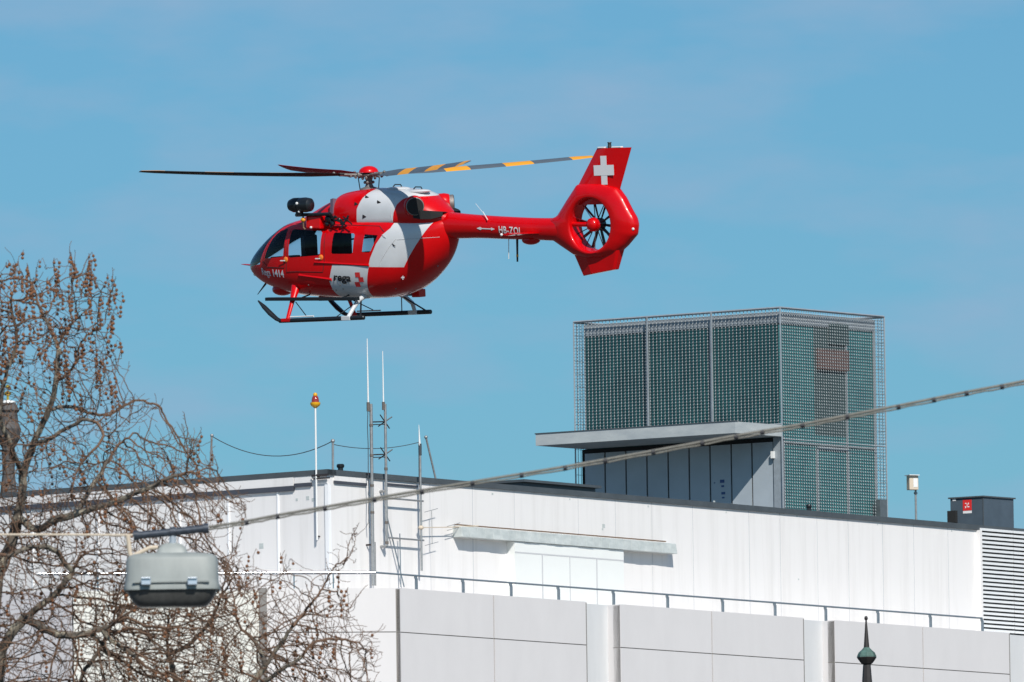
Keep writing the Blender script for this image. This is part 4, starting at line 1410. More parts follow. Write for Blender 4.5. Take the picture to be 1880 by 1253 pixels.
# engine deck shelf / dark slot behind the exhaust
for sg in (1, -1):
    ax = Vector((-.72, .69 * sg, 0.0)).normalized()
    c = Vector((-1.72, .49 * sg, -.71))
    mb = MB(); mb.lathe(c - ax * .25, [(.19, 0), (.235, .12), (.245, .30), (.225, .40), (.215, .41)], 24, axis=ax); fe = H(mb, 'exhaust_fairing', M['red'], cowl, smooth=True)
    # pipe: hollow
    mb = MB(); prof = [(.20, .36), (.205, .50), (.195, .505), (.19, .49), (.18, .2), (.0, .2)]
    mb.lathe(c - ax * .25, prof[:3], 24, axis=ax); H(mb, 'exhaust_rim', M['steel'], fe, smooth=True)
    mb = MB(); mb.lathe(c - ax * .25, [(.05, .515), (.187, .515), (.187, .50), (.05, .50)], 24, axis=ax); H(mb, 'exhaust_pipe', M['soot'], fe, smooth=False)
    # black trough
    mb = MB()
    tr = [(-1.82, .62), (-2.0, .58), (-2.2, .46), (-2.40, .28)]
    top = []; bot = []
    for i, (x, y) in enumerate(tr):
        yy = y * sg + .03 * sg
        top.append(Vector((x, yy, -.78 - .03 * i))); bot.append(Vector((x, yy + .01 * sg, [-.97, -1.0, -1.01, -.96][i])))
    inn = [Vector((p.x, p.y - .2 * sg, p.z)) for p in top]
    vs = top + bot + inn; k = len(top)
    fs = [(i, i + 1, k + i + 1, k + i) for i in range(k - 1)] + [(i, 2 * k + i, 2 * k + i + 1, i + 1) for i in range(k - 1)]
    mb.add(vs, fs); H(mb, 'exhaust_trough', M['soot'], cowl)

# tail boom
BOOM = [(-5.95, -1.08, -1.62, .20, 2.2, 2.2, -1.34), (-5.0, -1.06, -1.56, .22, 2.2, 2.2, -1.30), (-4.0, -1.01, -1.52, .235, 2.2, 2.2, -1.26), (-3.0, -.94, -1.48, .25, 2.2, 2.2, -1.20), (-2.4, -.88, -1.48, .28, 2.2, 2.2, -1.17), (-1.9, -.80, -1.5, .34, 2.2, 2.2, -1.15)]
bb = loft_bm(BOOM, 40, 32)
bbv = BVHTree.FromBMesh(bb)
boom = bm_to_obj(bb, 'tail_boom', [M['red']])
def boomy(x, z):
    r = bbv.ray_cast(Vector((x, 3, z)), Vector((0, -1, 0)))
    return r[0].y if r[0] is not None else .2
# collar ring where boom meets the body
mb = MB(); mb.tube([(-2.66, .0, -1.2), (-2.69, .0, -1.2)], .283, 32); 
# registration and arrow
fit_text('HB-ZQL', (917.5, 428.0), (959, 431.0), .22, .16, M['letter'], 'registration', boom, sy=boomy, offset=.02, space=1.12)
mb = MB()
a_ = LP(876, 419.5, .24); b_ = LP(908, 421, .24)
def bp(x, z): return Vector((x, boomy(x, z) + .008, z))
L_ = a_.x - b_.x; sl = (b_.z - a_.z) / L_
for (x0, x1, h0, h1) in ((0, .10, .005, .035), (.10, .15, .035, .01), (.15, L_ - .1, .012, .012), (L_ - .1, L_, .035, .005)):
    z0_, z1_ = a_.z + sl * x0, a_.z + sl * x1
    mb.add([bp(a_.x - x0, z0_ - h0), bp(a_.x - x1, z1_ - h1), bp(a_.x - x1, z1_ + h1), bp(a_.x - x0, z0_ + h0)], [(0, 1, 2, 3)])
H(mb, 'white_arrow', M['letter'], boom, fixn=False)
# horizontal stabilisers
for sg in (1, -1):
    mb = MB()
    xr0, xr1 = -4.62, -5.12; xt0, xt1 = -4.68, -5.05
    yr, yt = .15 * sg, .98 * sg; zr_, zt_2 = -1.40, -1.38
    def foil(xa, xb, y, z):
        c_ = xa - xb
        return [Vector((xa, y, z)), Vector((xa - c_ * .3, y, z + .035)), Vector((xb, y, z + .004)), Vector((xa - c_ * .3, y, z - .03))]
    A_ = foil(xr0, xr1, yr, zr_); B_ = foil(xt0, xt1, yt, zt_2)
    mb.add(A_ + B_, [(0, 1, 2, 3), (7, 6, 5, 4), (0, 4, 5, 1), (1, 5, 6, 2), (2, 6, 7, 3), (3, 7, 4, 0)])
    st = H(mb, 'stabiliser', M['red'], boom, bevel=.004)
    mb = MB(); mb.ball((xt0 + .02, yt, zt_2), .035, 10, 6); H(mb, 'position_light', M['lens'], st, smooth=True)
mb = MB(); c = LP(975, 441, 0); mb.ball((c.x, 0, c.z), .22, 16, 10, sc=(1.1, .7, .5)); H(mb, 'belly_fairing', M['red'], boom, smooth=True)
# antennas below and above the boom
mb = MB(); a_ = LP(949.5, 436, 0); b_ = LP(950, 481, 0)
mb.tube([a_, b_], [.028, .02], 8); an = H(mb, 'boom_antenna', M['black'], boom)
mb = MB(); p = a_.lerp(b_, .7); q = a_.lerp(b_, .8); mb.tube([p, q], .026, 8); H(mb, 'yellow_band', M['yellow'], an)
mb = MB(); a_ = LP(934, 436, 0); b_ = LP(934, 476, 0); mb.tube([a_, b_], .009, 6); H(mb, 'boom_antenna', M['whip'], boom)
mb = MB(); a_ = LP(888, 392, .1); b_ = LP(897, 404, .22); mb.tube([a_ + Vector((.0, .02, .03)), b_ + Vector((0, .03, 0))], .010, 6); mb.tube([LP(873, 374, .1), LP(888, 392, .1)], .004, 5); H(mb, 'boom_antenna', M['whip'], boom)
mb = MB(); 
for u, v in ((988, 413), (998, 424), (918, 427), (869, 372)):
    pass

# fenestron shroud
Cx, Cz = LP(1085.5, 413, .16).x, LP(1085.5, 413, .16).z
R0 = .585
opx = [(1171, 412), (1169, 431), (1152, 452), (1138, 465), (1112, 475), (1085, 477), (1056, 469), (1032, 452), (1014, 439), (1004, 420), (1010, 403), (1025, 397), (1043, 367), (1062, 338), (1085, 336), (1110, 337), (1135, 344), (1148, 362), (1159, 384), (1168, 400)]
okeys = []
for (u, v) in opx:
    p = LP(u, v, 0); okeys.append((math.degrees(atan2(p.z - Cz, -(p.x - Cx))) % 360, sqrt((p.x - Cx) ** 2 + (p.z - Cz) ** 2) - .015))
okeys.sort()
okeys = [(okeys[-1][0] - 360, okeys[-1][1])] + okeys + [(okeys[0][0] + 360, okeys[0][1])]
# angle measured in (rearward, up): 0 = rear
def orad(a):
    a = a % 360
    for i in range(len(okeys) - 1):
        a0_, r0_ = okeys[i]; a1_, r1_ = okeys[i + 1]
        if a0_ <= a <= a1_:
            # straight edge between the two corners
            x0_, y0_, x1_, y1_ = r0_ * cos(radians(a0_)), r0_ * sin(radians(a0_)), r1_ * cos(radians(a1_)), r1_ * sin(radians(a1_))
            den = cos(radians(a)) * (y1_ - y0_) - sin(radians(a)) * (x1_ - x0_)
            return (x0_ * (y1_ - y0_) - y0_ * (x1_ - x0_)) / den
NT = 144
bm = bmesh.new(); rings = []
def prof(a):
    ro = orad(a)
    aa = math.radians(a)
    w_ = ro - R0
    return [(R0, -.21), (R0, -.10), (R0 - .01, .0), (R0, .10), (R0 + .003, .19), (R0 + .018, .222), (R0 + .05, .235), (R0 + w_ * .45, .215), (R0 + w_ * .80, .155), (ro - .02, .10), (ro, .055), (ro, -.055), (ro - .02, -.10), (R0 + w_ * .80, -.155), (R0 + w_ * .45, -.215), (R0 + .05, -.235), (R0 + .018, -.222)]
for i in range(NT):
    a = 360 * i / NT; aa = radians(a)
    rings.append([bm.verts.new((Cx - cos(aa) * r, y, Cz + sin(aa) * r)) for r, y in prof(a)])
K_ = len(rings[0])
for i in range(NT):
    i1 = (i + 1) % NT
    for k in range(K_):
        k1 = (k + 1) % K_
        bm.faces.new((rings[i][k], rings[i][k1], rings[i1][k1], rings[i1][k]))
bmesh.ops.recalc_face_normals(bm, faces=bm.faces)
sh = bm_to_obj(bm, 'tail_rotor_shroud', [M['red']])
# neck fairing joining boom and shroud
NK = [(Cx + .60, -.98, -1.68, .17, 2.2, 2.2, -1.30), (Cx + .95, -1.02, -1.62, .19, 2.2, 2.2, -1.30), (Cx + 1.5, -1.05, -1.57, .215, 2.2, 2.2, -1.30)]
# upper fin
def plate(name, sec, m, parent, bev=.02):
    """sec: list of (xLead, xTrail, z, halfthickness)"""
    mb = MB(); vs = []
    for (xl_, xt_, z, h_) in sec:
        c_ = xl_ - xt_
        for (f_, th) in ((0, 0.15), (.08, .6), (.3, 1), (.6, .85), (1, .12)):
            vs.append(Vector((xl_ - c_ * f_, h_ * th, z)))
        for (f_, th) in ((1, .12), (.6, .85), (.3, 1), (.08, .6), (0, .15)):
            vs.append(Vector((xl_ - c_ * f_, -h_ * th, z)))
    n = 10; fs = []
    for i in range(len(sec) - 1):
        for k in range(n):
            k1 = (k + 1) % n; fs.append((i * n + k, i * n + k1, (i + 1) * n + k1, (i + 1) * n + k))
    fs.append(tuple(range(n))); fs.append(tuple((len(sec) - 1) * n + k for k in reversed(range(n))))
    mb.add(vs, fs)
    return H(mb, name, m, parent, smooth=True)
def lx(u, v): 
    p = LP(u, v, .04); return p
tl = lx(1096, 270); tr_ = lx(1156, 275.5); nt = lx(1137, 344); le = lx(1063, 335)
zr0 = nt.z - .12
def leadx(z): return tl.x + (le.x - tl.x) * (tl.z - z) / (tl.z - le.z)
def trailx(z): return tr_.x + (nt.x - tr_.x) * (tr_.z - z) / (tr_.z - nt.z)
ztip = (tl.z + tr_.z) / 2 + .01
fin = plate('fin', [(leadx(zr0 - .25) , trailx(zr0) + .1, zr0 - .25, .12), (leadx(zr0), trailx(zr0), zr0, .10), (leadx(zr0 + .2), trailx(zr0 + .2), zr0 + .2, .075), (leadx(zr0 + .6), trailx(zr0 + .6), zr0 + .6, .065), (leadx(ztip), trailx(ztip), ztip, .05)], M['red'], heli)
# white top fittings, beacon
mb = MB()
for u, w in ((1103, .10), (1131, .14)):
    c = lx(u, 269.5 if u < 1110 else 271.5); mb.box((c.x - w, -.045, ztip - .002), (c.x + w, .045, ztip + .03))
H(mb, 'fin_tip_strip', M['whip'], fin, bevel=.01)
c = lx(1117, 268)
mb = MB(); mb.lathe((c.x, 0, ztip), [(.05, 0), (.05, .03), (.04, .05), (.04, .11), (.05, .115), (.045, .13)], 14); H(mb, 'anti_collision_light', M['darksteel'], fin, smooth=True)
# swiss cross on fin
c = LP(1108.5, 313, .075)
mb = MB()
for (ax, az, lf) in ((.088, .32, .0), (.29, .115, .003)):
    for sg in (1, -1):
        y = (.071 + lf) * sg
        mb.add([(c.x + p[0] * ax, y, c.z + p[1] * az) for p in ((-1, -1), (1, -1), (1, 1), (-1, 1))], [(0, 1, 2, 3)])
H(mb, 'white_cross', M['letter'], fin, fixn=False)
# lower fin
def zf(u, v): return LP(u, v, .0)
a1, a2, b1, b2 = zf(1053, 462), zf(1142, 458), zf(1072, 507), zf(1133, 495)
mb = MB(); vs = []
for (p, q, h_) in (((a1.x, a1.z), (a2.x, a2.z), .13), ((b1.x, b1.z), (b2.x, b2.z), .09)):
    for (f_, t_) in ((0, .2), (.3, 1), (.95, 1), (1, .7)):
        vs.append(Vector((p[0] + (q[0] - p[0]) * f_, h_ * t_, p[1] + (q[1] - p[1]) * f_)))
    for (f_, t_) in ((1, .7), (.95, 1), (.3, 1), (0, .2)):
        vs.append(Vector((p[0] + (q[0] - p[0]) * f_, -h_ * t_, p[1] + (q[1] - p[1]) * f_)))
mb.add(vs, [tuple(range(8)), tuple(8 + k for k in reversed(range(8)))] + [(k, (k + 1) % 8, 8 + (k + 1) % 8, 8 + k) for k in range(8)])
H(mb, 'lower_fin', M['red'], heli, bevel=.012)
c = LP(1161, 421, .12); mb = MB(); mb.ball((c.x, .10, c.z), .035, 10, 6, sc=(1.2, .6, 1)); H(mb, 'tail_light', M['lens'], sh, smooth=True)
# fenestron rotor
rc = Vector((Cx, 0, Cz))
mb = MB(); mb.lathe(rc + Vector((0, -.24, 0)), [(.05, 0), (.13, .03), (.145, .12), (.12, .2)], 20, axis=(0, 1, 0)); tr = H(mb, 'tail_rotor_hub', M['black'], sh, smooth=True)
angs = [8, 44, 76, 115, 150, 188, 224, 256, 295, 330]
for a in angs:
    aa = radians(a)
    d = Vector((cos(aa), 0, sin(aa))); s_ = Vector((-sin(aa), 0, cos(aa)))
    mb = MB()
    vs = []
    for (r, w, tw_) in ((.13, .028, .5), (.3, .032, .4), (R0 - .02, .034, .3)):
        ch = s_ * cos(tw_) + Vector((0, 1, 0)) * sin(tw_)
        nn = s_ * -sin(tw_) + Vector((0, 1, 0)) * cos(tw_)
        c = rc + d * r + Vector((0, -.14, 0))
        vs += [c - ch * w - nn * .006, c + ch * w - nn * .006, c + ch * w + nn * .006, c - ch * w + nn * .006]
    mb.add(vs, [(0, 1, 2, 3), (8, 11, 10, 9)] + [(i * 4 + k, (i + 1) * 4 + k, (i + 1) * 4 + (k + 1) % 4, i * 4 + (k + 1) % 4) for i in range(2) for k in range(4)])
    H(mb, 'tail_rotor_blade', M['black'] if a % 3 else M['darksteel'], tr)
mb = MB(); mb.lathe(rc + Vector((0, -.04, 0)), [(.11, 0), (.15, .04), (.16, .12), (.145, .20), (.10, .25), (.04, .27)], 20, axis=(0, 1, 0)); H(mb, 'gearbox_housing', M['red'], sh, smooth=True)
mb = MB(); mb.tube([rc + Vector((0.05, .08, 0)), rc + Vector((R0 + .02, .08, .02))], .055, 10); H(mb, 'drive_strut', M['red'], sh, smooth=True)
for a in (130, 165, 20, 60, 200, 235, 262, 290, 325, 95):
    aa = radians(180 - a); d = Vector((cos(aa), 0, sin(aa)))
    mb = MB(); mb.tube([rc + d * .1 + Vector((0, 0, 0)), rc + d * (R0 + .01) + Vector((0, -.02, 0))], .011, 6)
    H(mb, 'stator_vane', M['rail'] if a in (130, 165, 262) else M['darksteel'], sh)

# main rotor
rt = None
mb = MB()
mb.lathe((0, 0, -.32), [(.22, 0), (.20, .03), (.10, .06), (.075, .12), (.10, .16), (.075, .2), (.085, .26), (.07, .34)], 20)
mast = H(mb, 'rotor_mast', M['steel'], smooth=True)
mb = MB(); mb.lathe((0, 0, -.03), [(.15, 0), (.19, .03), (.19, .05), (.12, .09)], 20)
for k in range(8):
    a = k * pi / 4 + .3; mb.ball((cos(a) * .15, sin(a) * .15, -.05), .034, 8, 6, sc=(1, 1, 1.6))
    mb.ball((cos(a) * .10, sin(a) * .10, -.16), .035, 8, 6)
hub = H(mb, 'rotor_hub', M['steel'], smooth=True)
mb = MB(); mb.lathe((0, 0, .065), [(.225, 0), (.222, .02), (.20, .07), (.15, .11), (.09, .135), (.02, .145)], 28); H(mb, 'rotor_cap', M['red'], hub, smooth=True)
mb = MB()
for (x, y) in ((.18, .16), (-.18, .14), (.15, -.2), (-.16, -.18)):
    mb.tube([(x, y, -.04), (x * .85, y * .85, -.36)], .012, 6)
H(mb, 'pitch_link', M['black'], mast)
t23 = radians(23)
Rinv = HI.to_3x3()
tips = {'A': (-cos(t23), -sin(t23), -.065 / 5.5), 'C': (cos(t23), sin(t23), .57 / 5.5), 'D': (sin(t23 + radians(2)), -cos(t23 + radians(2)), -.245 / 5.5), 'B': (-sin(t23), cos(t23), .736 / 5.5)}
for nm, dv in tips.items():
    d = (Rinv @ Vector(dv)).normalized()
    up = Vector((0, 0, 1))
    lead = up.cross(d).normalized()          # counter-clockwise rotation seen from above
    up = d.cross(lead).normalized()
    NS = 56
    vs = []; fs = []; mi = []
    chordpts = [(-.5, 0, 0), (-.3, .055, -.02), (0, .08, -.035), (.3, .08, -.035), (.45, .035, -.02), (.5, 0, 0)]
    for i in range(NS + 1):
        f_ = i / NS; r = .62 + (5.5 - .62) * f_
        ch = .17 + .15 * min(1, max(0, (r - .62) / .75)) 
        if r > 5.15: ch *= 1 - .35 * ((r - 5.15) / .35)
        sweep = -.08 * max(0, (r - 5.0) / .5) ** 2
        tw_ = radians((17 if nm in 'AC' else 34 if nm == 'B' else 27) - (9 if nm in 'AC' else 8) * f_)
        cc = lead * cos(tw_) + up * sin(tw_)
        nn = up * cos(tw_) - lead * sin(tw_)
        bend = up * (.10 * (f_ ** 2 - f_))
        c = d * r + bend + lead * sweep
        row = [c + cc * (x * ch) + nn * (t * ch) for x, t, _ in chordpts] + [c + cc * (x * ch) + nn * (b_ * ch) for x, _, b_ in reversed(chordpts[1:-1])]
        vs += row
    n = 10
    for i in range(NS):
        r = .62 + (5.5 - .62) * (i + .5) / NS
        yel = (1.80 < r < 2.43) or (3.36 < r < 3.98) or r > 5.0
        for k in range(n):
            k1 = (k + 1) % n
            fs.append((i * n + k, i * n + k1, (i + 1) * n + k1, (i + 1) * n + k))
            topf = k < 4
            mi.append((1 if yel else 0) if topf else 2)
    fs.append(tuple(range(n))); mi.append(0); fs.append(tuple(NS * n + k for k in reversed(range(n)))); mi.append(0)
    mb = MB(); mb.v = vs; mb.f = fs; mb.mi = mi
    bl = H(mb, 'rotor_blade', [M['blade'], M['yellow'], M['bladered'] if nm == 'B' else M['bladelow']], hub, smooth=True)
    mb = MB(); mb.tube([d * .12, d * .3, d * .5, d * .72], [.075, .06, .05, .06], 10, flat=.7)
    mb.tube([d * .35 + lead * .10 - up * .06, d * .35 - lead * .05], .03, 6); mb.ball(d * .28 + lead * .08, .04, 8, 6, sc=(1, 1, 1.5)); mb.ball(d * .45 - up * .03, .04, 8, 6, sc=(1.4, 1.2, .8))
    mb.ball(d * .85 + up * .03, .035, 8, 6)
    H(mb, 'blade_root', M['steel'], bl, smooth=True)

# ------ landing gear
SY = 1.16
def skid(sgY, toe, front, rear):
    pass
def star(p, dY=-2.32): return Vector((p.x, p.y + dY, p.z))
nf = LP(515, 589.5, SY); nr = LP(668, 583.5, SY)
for side in (0, 1):
    T = (lambda p: p) if side == 0 else (lambda p: Vector((p.x, -p.y, p.z)))
    mb = MB()
    xs_ = [nf + Vector((-.12, 0, 0)), nr]
    mb.tube([T(nf + Vector((.02, 0, 0.0))), T(nf.lerp(nr, .5)), T(nr), T(nr + Vector((-.02, 0, 0)))], [.05, .052, .052, .03], 12)
    sk = H(mb, 'skid', M['black'], smooth=True)
    # flat curved toe
    toe = [LP(517, 590.5, SY), LP(508, 586, SY), LP(497, 576.5, SY), LP(485, 564, SY), LP(474, 552.5, SY)]
    ws = [.05, .062, .075, .065, .02]
    mb = MB(); mb.tube([T(p) for p in toe], ws, 10, flat=.75); H(mb, 'skid_toe', M['black'], sk, smooth=True)
    # legs
    mb = MB()
    fl = [LP(546, 515, .62), LP(541, 537, .80), LP(536, 556, .98), LP(528, 586, SY)]
    mb.tube([T(p) for p in fl], [.14, .095, .055, .045], 12, flat=.75)
    fo = T(LP(526, 589, SY)); mb.box((fo.x - .14, fo.y - .05, fo.z - .02), (fo.x + .12, fo.y + .05, fo.z + .05))
    mb.tube([fl[0], fl[0] + Vector((0, -1.24, 0))] if side == 0 else [T(fl[0]), fl[0]], .07, 8)
    H(mb, 'landing_leg', M['red'], smooth=True)
    mb = MB()
    rlg = [LP(668, 545, .60), LP(658, 552, .80), LP(649, 566, 1.02), LP(639, 583, SY)]
    mb.tube([T(p) for p in rlg], [.06, .055, .05, .045], 12)
    mb.tube([T(rlg[0]), T(rlg[0] + Vector((0, -.7, .02)))], .055, 8)
    fo = T(LP(637, 585, SY)); mb.box((fo.x - .13, fo.y - .06, fo.z - .045), (fo.x + .13, fo.y + .06, fo.z + .055))
    mb.box((fo.x - .42, fo.y - .03, fo.z + .03), (fo.x - .13, fo.y + .02, fo.z + .055))
    H(mb, 'landing_leg', M['white'], smooth=True, bevel=.01)
    # thin brace rods
    mb = MB()
    for (u0, v0, y0, u1, v1) in ((543, 555, .9, 562, 580), (611, 582, .0, 0, 0)):
        if u1: mb.tube([T(LP(u0, v0, y0)), T(LP(u1, v1, SY))], .012, 6)
    mb.tube([T(rlg[0] + Vector((.0, .1, -.05))), T(LP(662, 583, SY))], .02, 6)
    mb.tube([T(rlg[0] + Vector((.0, .1, -.05))), T(LP(615, 584, SY))], .012, 6)
    H(mb, 'brace_rod', M['black'])
    # skid tread plate in white/grey
    mb = MB(); p = T(LP(533, 586, SY)); q = T(LP(576, 584.5, SY)); mb.tube([p + Vector((0, 0, .045)), q + Vector((0, 0, .045))], .018, 6); H(mb, 'tread_strip', M['whip'], sk)
    # boarding step
    mb = MB(); p = T(LP(490, 549.5, .98)); q = T(LP(657, 549, .98)); dd = Vector((0, .07, 0)); zz = Vector((0, 0, .038))
    mb.hexa([p - dd - zz, p + dd - zz, q + dd - zz, q - dd - zz, p - dd + zz, p + dd + zz, q + dd + zz, q - dd + zz])
    mb.tube([p.lerp(q, .35), p.lerp(q, .35) * 1.0 + Vector((0, -.4 if side == 0 else .4, .08))], .02, 6); mb.tube([p.lerp(q, .8), p.lerp(q, .8) + Vector((0, -.4 if side == 0 else .4, .08))], .02, 6)
    H(mb, 'boarding_step', M['black'], bevel=.015)
# small red stub above starboard step
mb = MB(); c = LP(768, 541, -.7); mb.box((c.x - .1, -.85, c.z - .06), (c.x + .12, -.6, c.z + .12)); H(mb, 'step_mount', M['red'], bevel=.02)

# nose details
mb = MB(); a_ = LP(443, 485.5, .1); b_ = LP(460, 487, .25); mb.tube([a_, a_.lerp(b_, .4), b_, LP(474, 482, .5)], [.008, .025, .035, .02], 8, flat=.6); H(mb, 'pitot_probe', M['red'], fus, smooth=True)
mb = MB(); a_ = LP(473, 541, .0); b_ = LP(487, 527, .0); mb.tube([a_, b_ + Vector((-.05, 0, .1))], [.012, .045], 8, flat=.4); H(mb, 'wire_cutter', M['darksteel'], fus, smooth=True)
mb = MB(); c = LP(517, 534, .25); mb.ball((c.x, .2, c.z + .03), .27, 18, 12, sc=(1.0, .8, .55)); H(mb, 'belly_pod', M['red'], fus, smooth=True)
mb = MB(); c = LP(459, 496, .3)
c0 = Vector((3.33, .22, -2.16)); mb.ball(c0, .06, 12, 8, sc=(1.2, .8, 1)); H(mb, 'nose_light', M['lens'], fus, smooth=True)
mb = MB(); c = LP(600, 551, .3); mb.box((c.x - .25, -.2, c.z - .02), (c.x + .25, .3, c.z + .12)); mb.tube([(c.x - .3, .1, c.z + .05), (c.x - .55, .1, c.z - .06)], .02, 6); H(mb, 'belly_antenna', M['black'], fus, bevel=.02)

# hoist assembly, port side above the door
hy = 1.05
hoist = MB()
c1 = LP(540, 377, hy); c2_ = LP(562, 376.5, hy)
mb = MB(); mb.tube([c1 + Vector((.14, 0, 0)), c1 + Vector((.10, 0, 0)), c1 + Vector((.0, 0, 0)), c1.lerp(c2_, .45), c1.lerp(c2_, .5), c1.lerp(c2_, .55), c2_, c2_ - Vector((.12, 0, 0)), c2_ - Vector((.17, 0, 0))],
              [.06, .13, .165, .165, .15, .165, .17, .15, .08], 40)
ho = H(mb, 'rescue_hoist', M['black'], smooth=True)
mb = MB(); mb.tube([c1 - Vector((.15, 0, .12)), c1 - Vector((.15, 0, .26))], .09, 10); H(mb, 'hoist_neck', M['darksteel'], ho, smooth=True)
mb = MB(); p = LP(544, 395, hy); q = LP(606, 393.5, hy - .1); mb.tube([p, p.lerp(q, .5), q], [.055, .045, .055], 8, flat=.8)
r_q = LP(606, 395, hy - .1)
mb.tube([q, LP(612, 402, .85), LP(606, 412, .85)], .035, 8)
H(mb, 'hoist_arm', M['black'], ho, smooth=True)
mb = MB(); p = LP(561, 397, .98); q = LP(589, 421, .98)
mb.hexa([(q.x, .72, q.z + .0), (p.x, .72, q.z + .02), (p.x, 1.0, q.z + .02), (q.x, 1.0, q.z), (q.x, .72, p.z), (p.x, .72, p.z), (p.x, .98, p.z), (q.x, .98, p.z)])
H(mb, 'hoist_housing', M['red'], ho, bevel=.03)
mb = MB(); c = LP(556.5, 404, hy); mb.ball(c, .07, 12, 8, sc=(.9, .7, .75)); H(mb, 'hoist_hook_block', M['yellow'], ho, smooth=True)
mb = MB(); mb.tube([c - Vector((0, 0, .04)), c - Vector((0, 0, .17)), c - Vector((.05, 0, .22))], .018, 6); mb.tube([c, LP(556.5, 396, hy)], .02, 6); H(mb, 'hoist_hook', M['rust'], ho)
mb = MB()
pts = [((592, 398), (600, 416)), ((600, 396), (612, 414)), ((607, 400), (624, 408)), ((615, 396), (607, 418)), ((622, 400), (634, 414)), ((640, 396), (627, 418)), ((604, 408), (640, 402)), ((598, 404), (618, 399)), ((630, 398), (646, 412))]
for i, (a_, b_) in enumerate(pts):
    y = .82 + .04 * (i % 3); mb.tube([LP(*a_, y), LP(*b_, y + .06)], .016 + .008 * (i % 2), 6)
for (u, v, r) in ((603, 402, .09), (611, 410, .06), (622, 404, .055), (628, 410, .05), (600, 411, .06), (636, 404, .04)):
    mb.ball(LP(u, v, .88), r, 10, 7, sc=(1.1, .8, 1))
H(mb, 'hoist_struts', M['black'], ho, smooth=True)
mb = MB(); mb.ball(LP(545, 374, hy + .17), .035, 8, 6); mb.ball(LP(549, 389, hy + .1), .03, 8, 6); mb.ball(LP(571, 418, 1.02), .03, 8, 5); H(mb, 'hoist_fitting', M['lens'], ho)

# ================================================================== TREES
TD = 113.0
def tp(px, py, dy=0.0): return at(px, py, TD + dy)

